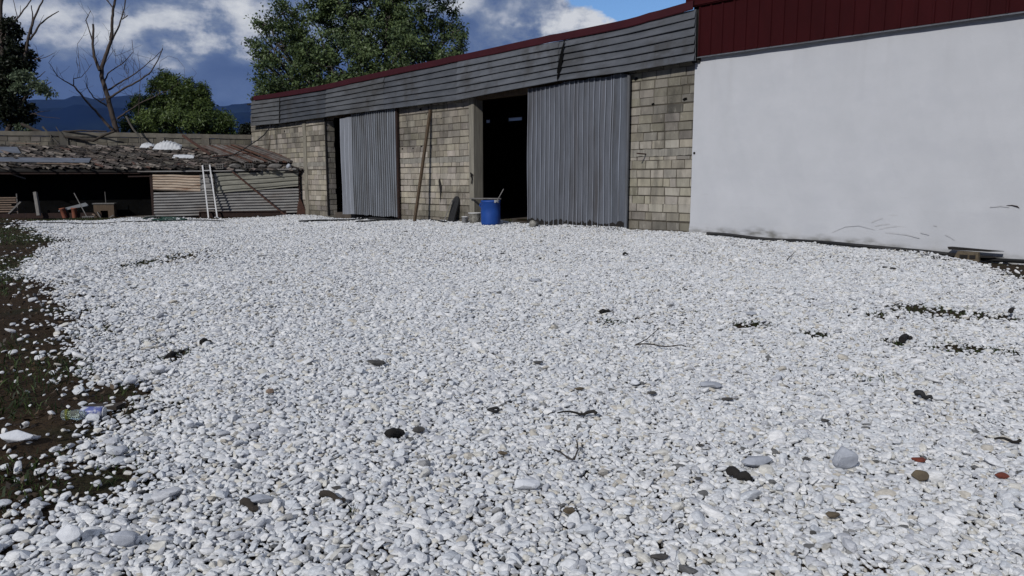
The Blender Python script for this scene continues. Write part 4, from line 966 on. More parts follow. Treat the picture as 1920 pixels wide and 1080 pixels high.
for k in range(12):
    ml = N.new('GeometryNodeMeshLine'); ml.inputs['Count'].default_value = 13 + (k % 4)
    rv = N.new('FunctionNodeRandomValue'); rv.data_type = 'FLOAT_VECTOR'; rv.inputs[0].default_value = (-1, -1, -1); rv.inputs[1].default_value = (1, 1, 1); rv.inputs['Seed'].default_value = 100 + k
    nn_ = N.new('ShaderNodeVectorMath'); nn_.operation = 'NORMALIZE'; L.new(rv.outputs[0], nn_.inputs[0])
    nv = N.new('ShaderNodeMix'); nv.data_type = 'VECTOR'; nv.inputs[0].default_value = .42; L.new(rv.outputs[0], nv.inputs[4]); L.new(nn_.outputs[0], nv.inputs[5])
    sv_ = N.new('ShaderNodeVectorMath'); sv_.operation = 'MULTIPLY'; sv_.inputs[1].default_value = (1.0, .85 - .03 * (k % 4), .62 + .04 * (k % 3)); L.new(nv.outputs[1], sv_.inputs[0])
    sp_ = N.new('GeometryNodeSetPosition'); L.new(ml.outputs[0], sp_.inputs['Geometry']); L.new(sv_.outputs[0], sp_.inputs['Position'])
    ch = N.new('GeometryNodeConvexHull'); L.new(sp_.outputs[0], ch.inputs[0])
    ss = N.new('GeometryNodeSubdivisionSurface'); ss.inputs['Level'].default_value = 1; ss.inputs['Edge Crease'].default_value = .94; L.new(ch.outputs[0], ss.inputs[0])
    fl = N.new('GeometryNodeSetShadeSmooth'); fl.inputs['Shade Smooth'].default_value = False; L.new(ss.outputs[0], fl.inputs[0])
    sm2 = N.new('GeometryNodeSetMaterial'); sm2.inputs['Material'].default_value = gm_; L.new(fl.outputs[0], sm2.inputs[0])
    L.new(sm2.outputs[0], g2i.inputs[0])
iop = N.new('GeometryNodeInstanceOnPoints'); iop.inputs['Pick Instance'].default_value = True
L.new(gi.outputs[0], iop.inputs['Points']); L.new(g2i.outputs[0], iop.inputs['Instance'])
def na(nm_, ty):
    a = N.new('GeometryNodeInputNamedAttribute'); a.data_type = ty; a.inputs['Name'].default_value = nm_; return a.outputs[0]
L.new(na('pick', 'INT'), iop.inputs['Instance Index']); L.new(na('size', 'FLOAT_VECTOR'), iop.inputs['Scale'])
e2r = N.new('FunctionNodeEulerToRotation'); L.new(na('rot', 'FLOAT_VECTOR'), e2r.inputs[0]); L.new(e2r.outputs[0], iop.inputs['Rotation'])
L.new(iop.outputs[0], gou.inputs[0])
md = po.modifiers.new('scatter', 'NODES'); md.node_group = ng

# ------------------------------------------------------------------ numpy leaf / blade clouds
def leaf_mesh(name, pos, size, aspect, up_bias, mt, parent=None, tint=None, kind=None, droop=0.0):
    n = len(pos)
    if up_bias:
        cen = pos.mean(0); out_ = pos - cen; out_ /= np.linalg.norm(out_, axis=1)[:, None] + 1e-6
        nrm = rng.normal(0, .62, (n, 3)) + out_ * up_bias + np.array([0, 0, .75 * up_bias]); nrm /= np.linalg.norm(nrm, axis=1)[:, None]
        a = rng.normal(0, 1, (n, 3)); a -= (a * nrm).sum(1)[:, None] * nrm; a /= np.linalg.norm(a, axis=1)[:, None]
        b = np.cross(nrm, a)
    else:
        a = rng.normal(0, 1, (n, 3)); a[:, 2] -= droop; a /= np.linalg.norm(a, axis=1)[:, None]
        b = rng.normal(0, 1, (n, 3)); b -= (b * a).sum(1)[:, None] * a; b /= np.linalg.norm(b, axis=1)[:, None]
        nrm = np.cross(a, b)
    s = size * rng.uniform(.6, 1.25, n)[:, None]
    v0 = pos; v1 = pos + a * s * .5 + b * s * aspect * .5 + nrm * s * .06; v2 = pos + a * s - nrm * s * .1; v3 = pos + a * s * .5 - b * s * aspect * .5 + nrm * s * .06
    V = np.stack([v0, v1, v2, v3], 1).reshape(-1, 3)
    me = bpy.data.meshes.new(name); me.vertices.add(4 * n); me.vertices.foreach_set('co', V.astype(np.float32).ravel())
    me.loops.add(4 * n); me.loops.foreach_set('vertex_index', np.arange(4 * n, dtype=np.int32))
    me.polygons.add(n); me.polygons.foreach_set('loop_start', np.arange(0, 4 * n, 4, dtype=np.int32)); me.polygons.foreach_set('loop_total', np.full(n, 4, np.int32))
    me.update(calc_edges=True)
    t = rng.random(n) if tint is None else tint
    ca = me.color_attributes.new('tint', 'FLOAT_COLOR', 'CORNER'); cc = np.ones((4 * n, 4)); cc[:, :3] = np.repeat(t, 4)[:, None]; ca.data.foreach_set('color', cc.ravel())
    me.materials.append(mt)
    o = bpy.data.objects.new(name, me); COL.objects.link(o)
    if parent is not None: o.parent = parent
    if kind: tag(o, kind=kind)
    return o
def crown_points(blobs, ncl, per, spread, flat=.7, shell=.55, up=0.0):
    """leaf positions: sprays gathered round branch ends that fill several lobes"""
    P_, T_ = [], []
    vol = np.array([b[1][0] * b[1][1] * b[1][2] for b in blobs]) ** .7; vol /= vol.sum()
    for (c, r), sh in zip(blobs, vol):
        k = max(3, int(ncl * sh)); d = rng.normal(0, 1, (k, 3)); d /= np.linalg.norm(d, axis=1)[:, None]
        rad = shell + (1 - shell) * rng.random(k) ** .6
        cc = np.array(c) + d * rad[:, None] * np.array(r) * (1 + .12 * rng.normal(0, 1, k))[:, None]
        for q in cc:
            m_ = int(per * rng.uniform(.5, 1.5)); ax = rng.normal(0, 1, 3) + d[0] * 0 + np.array([0, 0, up]); ax /= np.linalg.norm(ax)
            sp = spread * rng.uniform(.6, 1.3)
            pts = np.clip(rng.normal(0, 1, (m_, 3)), -1.9, 1.9) * np.array([sp, sp, sp * flat]) * .8 + ax * np.clip(rng.normal(0, sp * .9, m_), -1.6 * sp, 1.6 * sp)[:, None]
            P_.append(q + pts); T_.append(np.clip(rng.uniform(.15, .85) + rng.normal(0, .15, m_), 0, 1))
    return np.concatenate(P_), np.concatenate(T_)
def limb(c, a, b, r0, r1, n=6, wob=.06, rr=random):
    a, b = Vector(a), Vector(b); l = (b - a).length
    pts = [a.lerp(b, k / n) + (Vector((rr.uniform(-1, 1), rr.uniform(-1, 1), rr.uniform(-.5, .5))) * l * wob if 0 < k < n else Vector((0, 0, 0))) for k in range(n + 1)]
    c.tube(pts, [r0 + (r1 - r0) * k / n for k in range(n + 1)], 7); return pts
def tree(name, label, base, fork_z, blobs_w, ncl, per, spread, size, mt, trunk_r, mbark='greybark', shell=.5, group=None, aspect=.55, up=0.0):
    base = Vector(base); r = thing(name, label, 'tree' if name != 'shrub' else 'shrub', base, 0, group)
    bl = [(tuple(Vector(c) - base), rr_) for c, rr_ in blobs_w]
    c = MB(); rr = random.Random(len(bl) * 7)
    tp_ = (0, 0, fork_z); limb(c, (0, 0, -.3), tp_, trunk_r, trunk_r * .7, 6, .02, rr)
    for (cc, rad) in bl:
        pts = limb(c, tp_, cc, trunk_r * .45, trunk_r * .12, 6, .05, rr)
        for _ in range(7):
            d = Vector((rr.gauss(0, 1), rr.gauss(0, 1), rr.gauss(.2, 1))).normalized()
            limb(c, pts[rr.choice((3, 4, 5, 6))], Vector(cc) + Vector((d.x * rad[0], d.y * rad[1], d.z * rad[2])) * .85, trunk_r * .14, trunk_r * .03, 4, .06, rr)
    c.obj('trunk', M[mbark], r)
    pos, t = crown_points(bl, ncl, per, spread, shell=shell, up=up)
    leaf_mesh('crown', pos, size, aspect, .55, mt, r, t, droop=.25)
    return r
Y1 = 52.0
def lobes(lst, Y):
    out = []
    for (px, py, rx, ry, dy_) in lst:
        c = at_depth(px, py, Y + dy_); k = (Y + dy_) / F; out.append((tuple(c), (rx * k, (rx + ry) * .5 * k, ry * k)))
    return out
big = lobes([(560, 140, 75, 55, -1.5), (520, 85, 40, 35, -.5), (600, 60, 60, 50, 1), (690, 20, 90, 70, 0), (640, 130, 80, 60, -2), (740, 110, 80, 70, -2.5), (780, 20, 65, 60, .5), (820, 80, 46, 45, 0), (560, 180, 70, 40, -2), (680, 180, 100, 45, -2.5), (800, 130, 70, 50, -1), (530, 25, 36, 22, .5), (640, -60, 100, 60, 0), (760, -60, 80, 50, 0), (700, 60, 60, 45, 2), (487, 82, 20, 14, -.5), (492, 45, 22, 14, 0), (484, 112, 18, 12, -.8), (500, 160, 26, 20, -1), (850, 60, 22, 26, 0), (862, 92, 16, 14, .3)], Y1)
bb = at_depth(680, 340, Y1); bb.z = 0
tree('broadleaf_tree', 'large dense green broadleaf tree rising behind the grey warehouse roof', bb, 3.2, big, 1050, 95, .27, .21, M['leaf_big'], .45, shell=.68)
Y2 = 41.0
bush = lobes([(312, 180, 34, 34, 0), (308, 152, 18, 14, .2), (285, 210, 38, 30, .4), (350, 195, 40, 32, 0), (338, 165, 26, 18, .3), (372, 175, 15, 22, .1), (262, 238, 30, 16, .3), (330, 230, 70, 24, -.6), (398, 228, 34, 22, -.4), (430, 240, 18, 12, -.4), (380, 205, 26, 20, -.2), (420, 222, 14, 8, -.2)], Y2)
bb = at_depth(330, 340, Y2); bb.z = 0
tree('bushy_tree', 'rounded bushy green tree behind the boundary wall, right of the bare dead tree', bb, 1.6, bush, 560, 74, .15, .18, M['leaf_bush'], .2, shell=.62, aspect=.32, up=1.6)
sh = lobes([(464, 243, 12, 9, 0), (455, 248, 8, 5, 0)], 40)
bb = at_depth(464, 340, 40); bb.z = 0
tree('shrub', 'small dark shrub seen beside the left corner of the warehouse', bb, 2.2, sh, 26, 40, .11, .15, M['leaf_dark'], .05)

def px_branch(c, pts, Y, r0, r1, rr, depth=.5, bend=0.0):
    out = []; dd = 0
    for k, (a, b) in enumerate(pts):
        dd += rr.uniform(-.25, .25) * depth + bend
        out.append(at_depth(a / 4, b / 4, Y + dd))
    # smooth subdivision with a little gnarl
    fine = []
    for i in range(len(out) - 1):
        for k in range(4):
            p = out[i].lerp(out[i + 1], k / 4); l = (out[i + 1] - out[i]).length
            if k: p += Vector((rr.uniform(-1, 1), rr.uniform(-1, 1), rr.uniform(-1, 1))) * l * .022
            fine.append(p)
    fine.append(out[-1]); m_ = len(fine)
    c.tube([p - c.base for p in fine], [r0 + (r1 - r0) * (k / (m_ - 1)) ** .8 for k in range(m_)], 7)
    return fine
Y3 = 39.0
bb = at_depth(222, 340, Y3); bb.z = 0
dead = thing('dead_tree', 'bare leafless tree with forked trunk rising behind the boundary wall', 'tree', bb)
c = MB(); c.base = bb; rr = random.Random(12)
px_branch(c, [(895, 1360), (890, 1100), (870, 960), (838, 840), (800, 700), (762, 570), (765, 500), (805, 390), (835, 300), (842, 160), (850, 60), (875, -40), (890, -160)], Y3, .165, .045, rr, .3)
c.obj('trunk', M['bark'], dead); DB = []
c = MB(); c.base = bb
for pts, r0, r1 in (([(750, 530), (705, 420), (695, 330), (698, 180)], .085, .05), ([(692, 300), (645, 150), (680, 80)], .035, .012), ([(842, 300), (895, 190), (925, 90), (950, -30)], .05, .02), ([(915, 145), (960, 115)], .03, .02),
                    ([(850, 60), (800, 0), (780, -60)], .035, .02), ([(815, 735), (920, 670), (1050, 600), (1130, 540), (1185, 450), (1220, 360)], .06, .02), ([(812, 675), (900, 620), (1000, 560), (1080, 500), (1222, 372)], .05, .015),
                    ([(785, 610), (810, 550), (865, 510), (915, 480), (1000, 390), (990, 300)], .04, .01), ([(850, 985), (740, 860), (640, 750), (560, 650), (500, 615), (435, 575), (365, 470)], .075, .012), ([(552, 640), (552, 590), (612, 578), (690, 480)], .03, .01),
                    ([(600, 550), (580, 330)], .014, .008), ([(812, 800), (700, 730), (650, 650), (655, 590)], .045, .012), ([(880, 890), (935, 850), (1040, 780), (1200, 700), (1262, 680)], .05, .015), ([(1030, 900), (1050, 720), (1052, 540), (1035, 420)], .02, .008),
                    ([(830, 240), (818, 300)], .02, .01), ([(760, 560), (720, 420)], .02, .008), ([(750, 760), (830, 720)], .02, .012), ([(835, 580), (900, 690), (1000, 720)], .012, .007), ([(790, 470), (860, 370), (870, 470)], .012, .006), ([(930, 480), (970, 640)], .012, .006)):
    DB.append(px_branch(c, pts, Y3 + rr.uniform(-.3, .3), r0, r1, rr, .5))
c.obj('branch', M['bark'], dead)
c = MB(); c.base = bb
for _ in range(95):
    br_ = rr.choice(DB); k_ = rr.randrange(len(br_) // 3, len(br_)); p = br_[k_]
    d = Vector((rr.gauss(0, .35), rr.gauss(0, .3), rr.uniform(.35, 1.0))) * rr.uniform(.35, 1.15); m1 = p + d * .5 + Vector((rr.gauss(0, .06), rr.gauss(0, .06), -.03))
    c.tube([q - bb for q in (p, m1, p + d + Vector((rr.gauss(0, .1), rr.gauss(0, .1), 0)))], [.010, .007, .004], 5)
    if rr.random() < .6: e_ = Vector((rr.gauss(0, .3), rr.gauss(0, .2), rr.uniform(.1, .5))); c.tube([q - bb for q in (m1, m1 + e_ * .6 + Vector((0, 0, -.04)), m1 + e_)], [.007, .005, .0035], 5)
c.obj('twig_spray', M['bark'], dead); c = MB(); c.base = bb
px_branch(c, [(1185, 560), (1200, 460), (1260, 420), (1330, 440), (1380, 500), (1388, 600)], Y3, .009, .005, rr, .3)
c.obj('twig', M['bark'], dead); c = MB(); c.base = bb
px_branch(c, [(1440, 590), (1475, 550), (1440, 510)], Y3, .007, .004, rr, .2)
c.obj('twig', M['bark'], dead)
# fallen limbs hanging over the boundary wall
def hang(label, pts, r0, r1, ydep, mt='greybark', seed=1):
    rr = random.Random(seed); base = at_depth(pts[0][0] / 4, pts[0][1] / 4, ydep); c = MB(); c.base = base
    px_branch(c, pts, ydep, r0, r1, rr, .25); return c, base
c, base = hang('', [(945, 870), (1000, 970), (1060, 1040), (1130, 1110), (1170, 1190)], .05, .03, 33.0)
px_branch(c, [(1050, 1030), (1052, 1090), (1010, 1150), (975, 1230)], 33.0, .022, .016, random.Random(4), .1); px_branch(c, [(1040, 1120), (1005, 1080)], 33.0, .012, .008, random.Random(5), .1)
px_branch(c, [(1050, 1090), (1040, 1200), (1030, 1250)], 33.0, .015, .012, random.Random(6), .1)
tag(c.obj('fallen_branch', M['greybark'], None, base), 'dead forked branch hanging over the boundary wall left of the white tarpaulin', 'branch')
c, base = hang('', [(160, 930), (260, 975), (400, 1020), (560, 1035), (700, 1055), (790, 1010), (860, 985)], .07, .05, 32.6, seed=3)
px_branch(c, [(400, 1020), (480, 985), (640, 980), (800, 985)], 32.6, .05, .03, random.Random(9), .1)
tag(c.obj('fallen_branch', M['twig'], None, base), 'dark curved limb draped along the top of the boundary wall', 'branch')
c, base = hang('', [(320, 950), (370, 1010), (430, 1070), (500, 1130), (640, 1200)], .045, .02, 32.4, seed=5)
px_branch(c, [(380, 1010), (385, 1080)], 32.4, .02, .01, random.Random(3), .1); px_branch(c, [(420, 950), (480, 1040)], 32.4, .018, .01, random.Random(2), .1)
tag(c.obj('fallen_branch', M['greybark'], None, base), 'grey broken branch sloping from the boundary wall down to the shed tiles', 'branch')
# tree at the left edge
Y4 = 36.0
bb = at_depth(14, 340, Y4); bb.z = 0
lt = thing('half_dead_tree', 'half dead tree with dark ivy foliage and bare upper branches at the left edge', 'tree', bb)
c = MB(); c.base = bb; rr = random.Random(22)
px_branch(c, [(40, 1360), (55, 1000), (100, 880), (60, 700), (20, 500), (10, 200), (0, -200)], Y4, .16, .07, rr, .3)
for pts, r0, r1 in (([(100, 900), (150, 780), (200, 720), (340, 640), (385, 615)], .05, .015), ([(120, 880), (190, 720), (230, 590)], .04, .02), ([(190, 560), (185, 420), (222, 250), (265, 120), (330, -20)], .09, .03), ([(222, 300), (300, 180), (380, 120), (440, 85)], .05, .02),
                    ([(235, 260), (245, 130), (235, 40)], .04, .02), ([(205, 370), (225, 250), (240, 150)], .025, .012), ([(0, 340), (80, 200), (160, 100), (240, -10)], .05, .025), ([(100, 120), (60, 180), (0, 280)], .035, .02), ([(130, 130), (110, 40), (95, -20)], .02, .01), ([(150, 110), (155, 40)], .015, .008),
                    ([(255, 450), (330, 410)], .025, .008), ([(260, 445), (340, 430), (410, 395)], .02, .008), ([(225, 860), (300, 838), (375, 830)], .02, .01), ([(240, 850), (350, 880), (450, 888)], .02, .008), ([(260, 600), (340, 535)], .03, .012), ([(0, 600), (40, 545), (50, 560)], .03, .015),
                    ([(300, 170), (330, 110)], .012, .006), ([(20, -20), (10, 60), (0, 110)], .05, .04), ([(290, 430), (270, 350), (250, 330)], .01, .005)):
    px_branch(c, pts, Y4 + rr.uniform(-.3, .3), r0, r1, rr, .4)
c.obj('trunk', M['bark'], lt)
bl = [(tuple(Vector(q) - bb), r_) for q, r_ in lobes([(15, 125, 30, 40, 0), (38, 115, 24, 30, .2), (10, 175, 30, 40, .1), (25, 210, 30, 26, 0), (45, 220, 16, 18, .2), (20, 55, 16, 22, 0), (-20, 120, 40, 100, .5), (5, 75, 12, 18, .2)], Y4)]
pos, t = crown_points(bl, 480, 60, .13, shell=.25); leaf_mesh('crown', pos, .16, .6, 0, M['leaf_dark'], lt, t)
bl = [(tuple(Vector(q) - bb), r_) for q, r_ in lobes([(45, 145, 16, 12, -1), (60, 160, 14, 9, -1), (78, 166, 14, 8, -1), (90, 174, 8, 7, -1), (40, 165, 14, 8, -1)], Y4)]
pos, t = crown_points(bl, 70, 26, .12, shell=.3); leaf_mesh('live_shoots', pos, .16, .5, 0, M['leaf_grey'], lt, t)
bb = at_depth(40, 340, 35.4); bb.z = 0
tree('shrub', 'pale green sapling just topping the boundary wall at the left', bb, 3.3, lobes([(40, 240, 9, 5, 0), (55, 243, 6, 4, 0)], 35.4), 16, 30, .09, .13, M['leaf_grey'], .03)

# ------------------------------------------------------------------ grass and weeds
def blades(name, label, cat, spots, h0, mt, wd=.12):
    xy = np.array(spots); n = len(xy); z = ground_z(xy[:, 0], xy[:, 1]) - .01
    pos = np.stack([xy[:, 0], xy[:, 1], z], 1); a = rng.normal(0, .5, (n, 3)); a[:, 2] = 1; a /= np.linalg.norm(a, axis=1)[:, None]
    b = np.stack([rng.normal(0, 1, n), rng.normal(0, 1, n), np.zeros(n)], 1); b /= np.linalg.norm(b, axis=1)[:, None]
    h = h0 * rng.uniform(.4, 1.4, n)[:, None]; w_ = h * wd * .5
    bend = rng.normal(0, .3, (n, 3)) * h; bend[:, 2] = -np.abs(bend[:, 2])
    V = np.stack([pos - b * w_, pos + b * w_, pos + a * h * .55 + b * w_ * .8, pos + a * h * .55 - b * w_ * .8, pos + a * h + bend], 1).reshape(-1, 3)
    k = np.arange(n) * 5; Fq = np.stack([k, k + 1, k + 2, k + 3], 1).tolist(); Ft = np.stack([k + 3, k + 2, k + 4], 1).tolist()
    me = bpy.data.meshes.new(name); me.from_pydata(V.tolist(), [], Fq + Ft); t = rng.random(n); ca = me.color_attributes.new('tint', 'FLOAT_COLOR', 'CORNER')
    cc = np.ones((7 * n, 4)); cc[:4 * n, :3] = np.repeat(t, 4)[:, None]; cc[4 * n:, :3] = np.repeat(t, 3)[:, None]; ca.data.foreach_set('color', cc.ravel())
    me.materials.append(mt); o = bpy.data.objects.new(name, me); COL.objects.link(o); return tag(o, label, cat, kind='stuff')
n = 280000; X = rng.uniform(-20, 0, n); Y = 1.5 + 27 * rng.random(n) ** 1.5
k = (np.abs(X) < .75 * Y + 1.2); X, Y = X[k], Y[k]
nz = sines(X, Y, 1.1, 31) + .6 * sines(X, Y, 4, 32); k = (~inside(X - .05, Y)) & (nz > -.08 + .25 * rng.random(X.size)); X, Y = X[k], Y[k]
ps = list(zip(X, Y))
blades('grass', 'short dark grass on the bare soil left of the gravel', 'grass', ps, .06, M['grass'], .14)
n = 60000; X = rng.uniform(-20, 6, n); Y = 1.5 + 28 * rng.random(n) ** 1.5
k = (np.abs(X) < .75 * Y + 1.2) & (~inside(X, Y)) & ((X < 0) | (B.Y.x * (X - P0.x) + B.Y.y * (Y - P0.y) < -.1)); X, Y = X[k], Y[k]
M['litter'] = leafmat('dead_leaf', (.02, .014, .010), (.13, .09, .055))
lo_ = leaf_mesh('leaf_litter', np.stack([X, Y, ground_z(X, Y) + .004], 1), .045, .5, 0, M['litter'], None, rng.random(X.size) ** 2)
tag(lo_, 'brown leaf litter and bits strewn over the bare soil', 'litter', kind='stuff')
wp_ = []
for (cx, cy, ex, ey, s) in pat:
    m_ = int(50 + 900 * s * min(ex * ey, .5)); wp_ += list(zip(rng.normal(cx, ex * .6, m_), rng.normal(cy, ey * .6, m_)))
for (a, b, m_) in ((670, 957, 9), (1037, 1068, 9), (1350, 969, 9), (545, 690, 6), (600, 790, 5), (1075, 975, 5), (620, 650, 6), (1580, 570, 8), (1440, 612, 14), (1895, 590, 10), (300, 640, 30), (360, 660, 20), (500, 730, 10)):
    q = G(a, b); wp_ += list(zip(rng.normal(q.x, .03 * q.y / 5, m_), rng.normal(q.y, .03 * q.y / 5, m_)))
wp_ = [q for q in wp_ if B.loc((q[0], q[1], 0)).y < -.1]
blades('weeds', 'sparse dark weeds pushing up through the gravel', 'weeds', wp_, .045, M['grass'], .12)

# ------------------------------------------------------------------ stones, sticks and scraps on the gravel
def dbr(name, label, cat, mt, px, py, wpx, hpx, seed, flat=.5, rz=None, lift=.3, n=20):
    p = at_ground(px, py + hpx * .35); d = (p - CAM).length; w_ = wpx * d / F
    vis = math.sin(math.atan2(CAM.z - p.z, p.y)); hh = hpx * d / F
    dz = max(.25 * w_, min(hh * flat * 1.3, w_ * .8)); dep = max(w_ * .45, min((hh - dz * .6) / max(vis, .05), w_ * 1.0))
    return hull_stone(name, label, cat, mt, p + Vector((0, 0, .022 + dz * lift)), (w_, dep, dz), rz if rz is not None else random.Random(seed).uniform(-.3, .3), seed, n)
D_ = [
 ('stone', 'long dark flat stone on the gravel in the middle distance, below the leaning plank', 'darkstone', 704, 684, 44, 13),
 ('stone', 'small black flat stone lying below the dark doorway', 'darkstone', 1010, 684, 24, 8),
 ('stone', 'tiny dark round stone between the black ring and the long dark stone', 'darkstone', 842, 718, 12, 9),
 ('stone', 'rounded grey stone left of the white crescent-edged stone', 'greystone', 823, 758, 17, 10),
 ('stone', 'white stone with a dark gap behind it, left of the black ring', 'whitestone', 893, 756, 24, 12),
 ('stone', 'dark grey wedge-shaped stone beside the charred wood chip', 'darkstone', 784, 811, 30, 15),
 ('stone', 'flat brown-grey stone near the centre, above the big white rock', 'brownstone', 942, 856, 23, 10),
 ('stone', 'olive brown rounded stone in the foreground with a grass blade', 'brownstone', 1069, 965, 30, 18),
 ('stone', 'very dark small stone left of centre in the foreground', 'darkstone', 633, 923, 24, 10),
 ('stone', 'large flat white rock bedded in the gravel near the bottom centre', 'whitestone', 986, 914, 62, 28),
 ('stone', 'dark purplish stone at the bottom edge, right of centre', 'darkstone', 1236, 1053, 36, 16),
 ('stone', 'thin grey-brown stone halfway between the doorway and the foreground', 'brownstone', 1086, 734, 22, 7),
 ('stone', 'greyish oval stone with shadow, right of the thin grey-brown one', 'darkstone', 1222, 742, 20, 9),
 ('stone', 'yellowish white flat stone below the curled twig in mid yard', 'whitestone', 1190, 720, 24, 18),
 ('stone', 'slim dark grey stone on the right half of the gravel, alone', 'darkstone', 1363, 754, 24, 9),
 ('stone', 'small flat dark grey stone above the big grey rock', 'darkstone', 1547, 795, 20, 7),
 ('rock', 'big rounded grey marble rock standing out of the gravel on the right', 'greystone', 1583, 868, 56, 42),
 ('stone', 'broad flat pale grey stone left of the big grey rock', 'greystone', 1418, 870, 72, 24),
 ('stone', 'black stone just left of the big grey rock', 'darkstone', 1511, 868, 18, 8),
 ('stone', 'dark olive pointed stone in the right foreground', 'brownstone', 1561, 974, 28, 14),
 ('stone', 'small slate-coloured round stone in the right foreground, below the olive one', 'darkstone', 1523, 1009, 14, 11),
 ('stone', 'small dark stone above and left of the black rags', 'darkstone', 1313, 842, 17, 7),
 ('stone', 'dark stone lying left of the black rags', 'darkstone', 1308, 905, 16, 9),
 ('stone', 'long brown stone lying end-on, right of the big grey rock', 'brownstone', 1724, 898, 30, 24),
 ('stone', 'flat grey stone in the right middle distance, above the slim dark stone', 'greystone', 1332, 725, 48, 16),
 ('stone', 'grey flat slab seen before the right wall, far up the yard', 'greystone', 1408, 591, 26, 8),
 ('stone', 'bluish grey slab in the middle of the yard', 'greystone', 1003, 528, 24, 6),
 ('rock', 'white angular rock at the left edge of the gravel by the dark hole', 'whitestone', 244, 714, 26, 32),
 ('rock', 'cream rock right of the white angular rock at the left gravel edge', 'whitestone', 299, 696, 26, 24),
 ('rock', 'big flat white rock lying on the dark soil at far left', 'whitestone', 31, 828, 58, 18),
 ('rock', 'pale block-like stone on the left gravel, right of the plastic bottle', 'whitestone', 357, 802, 20, 15),
 ('rock', 'bluish angular rock in the left foreground, below the bare patch', 'greystone', 228, 852, 26, 26),
 ('rock', 'large whitish stone at the lower left edge, in the spilled gravel', 'whitestone', 130, 1015, 50, 30),
 ('rock', 'beige grey rock at lower left, among white stones', 'greystone', 236, 1022, 46, 24),
 ('stone', 'pair-like dark grey pointed stone at left of the brown slate, low centre', 'greystone', 487, 943, 54, 22),
 ('stone', 'yellowish stone on the left half of the gravel below the dark hole', 'palewood', 507, 738, 18, 16),
 ('stone', 'dark stone far up the yard near the blue barrel', 'darkstone', 761, 435, 9, 5),
 ('stone', 'small dark stone at the top right, nearest the white wall', 'darkstone', 1659, 503, 10, 5),
 ('stone', 'dark stone next to another at top right, the lower of the two', 'darkstone', 1674, 505, 12, 5),
]
for k, (nm_, lb, mt, px, py, w_, h_) in enumerate(D_): dbr(nm_, lb, nm_, mt, px, py, w_, h_, 200 + k, .95 if nm_ == 'rock' else .55)
for k, (lb, px, py, w_, h_) in enumerate((('broken red brick piece right of the big grey rock', 1721, 868, 24, 14), ('small rust red brick crumb near the right edge', 1878, 899, 22, 14))): dbr('brick_fragment', lb, 'brick', 'brickred', px, py, w_, h_, 300 + k)
def scrap(name, label, cat, mt, pts, r0, r1, dz=.04, seed=0, flat=1.0):
    if cat in ('stick', 'twig'): r0, r1 = r0 * .7, r1 * .7
    elif cat in ('bark', 'leaf', 'glove'): r0, r1, dz = r0 * .75, r1 * .75, dz * .8
    P_ = [Vector(q) for q in ground_line(pts, dz, 3, .004, seed)]; b_ = P_[0].copy(); n_ = len(P_)
    c = MB(); c.tube([q - b_ for q in P_], [r0 + (r1 - r0) * k / (n_ - 1) for k in range(n_)], 6); return tag(c.obj(name, M[mt], None, b_), label, cat)
scrap('stick', 'straight black stick with a knot at its right end, in mid yard', 'stick', 'char', [(1044, 788), (1080, 788), (1100, 787), (1118, 789)], .006, .016)
scrap('twig', 'thin curled twig lying on the gravel below the black stick', 'twig', 'twig', [(1035, 863), (1060, 876), (1078, 879), (1083, 864), (1081, 845)], .005, .005, .05)
tw = scrap('twig', 'long forked twig on the gravel right of centre', 'twig', 'twig', [(1190, 659), (1225, 658), (1260, 660), (1286, 662)], .008, .006, .05)
q0 = at_ground(1190, 659); c = MB(); q1 = at_ground(1212, 650); q2 = at_ground(1234, 634); c.tube([Vector((0, 0, .05)), q1 - q0 + Vector((0, 0, .06)), q2 - q0 + Vector((0, 0, .08))], [.0045, .004, .003], 5); cb = c.obj('fork', M['twig'], tw, Vector(q0) - Vector(tw.location))
scrap('stick', 'thin dark stick standing askew on the gravel before the white wall', 'stick', 'twig', [(1475, 493), (1488, 480)], .012, .008, .05)
scrap('stick', 'dark stick near the right edge, above the red brick crumb', 'stick', 'char', [(1862, 838), (1890, 841), (1912, 840)], .008, .012)
scrap('wood_chip', 'charred flat wood chip left of centre in the lower yard', 'wood chip', 'char', [(726, 830), (740, 825), (752, 821)], .022, .024, .035)
scrap('wood_chip', 'dark wood splinter beside the black stone, low left of centre', 'wood chip', 'twig', [(602, 941), (625, 944), (645, 951)], .014, .01, .03)
scrap('wood_chip', 'dark brown slate-like chip beneath the dark grey pointed stone', 'wood chip', 'twig', [(456, 951), (470, 957), (480, 962)], .018, .012, .02)
scrap('rubber_scrap', 'bent piece of black rubber on the right of the gravel', 'rubber', 'rubber', [(1716, 750), (1728, 752), (1738, 757), (1746, 760)], .018, .008, .04)
scrap('cloth_scrap', 'torn black rag in two lumps on the right foreground gravel', 'rag', 'char', [(1366, 900), (1378, 902), (1388, 908), (1400, 911), (1405, 909)], .02, .014, .035)
scrap('bark_piece', 'black curved bark piece among weeds at the right', 'bark', 'char', [(1690, 645), (1698, 638), (1708, 640)], .035, .02, .04)
scrap('bark_piece', 'dark upright splinter among weeds near the right edge', 'bark', 'char', [(1893, 600), (1899, 594)], .03, .015, .1)
scrap('dark_leaf', 'curled black dead leaf on the far gravel before the right door', 'leaf', 'char', [(1169, 482), (1173, 480), (1177, 481)], .03, .012, .06)
scrap('rag', 'small black crumpled glove on the gravel in mid yard', 'glove', 'char', [(1126, 592), (1132, 590), (1141, 588)], .03, .026, .04)
scrap('bark_piece', 'black strip of bark at the left, right of the weedy hole', 'bark', 'char', [(378, 651), (385, 646), (394, 648)], .028, .02, .04)
scrap('bark_piece', 'dark bark chunk in the weedy hole at the left', 'bark', 'char', [(316, 674), (326, 668), (340, 662)], .032, .02, .02)
p = at_ground(925, 778)
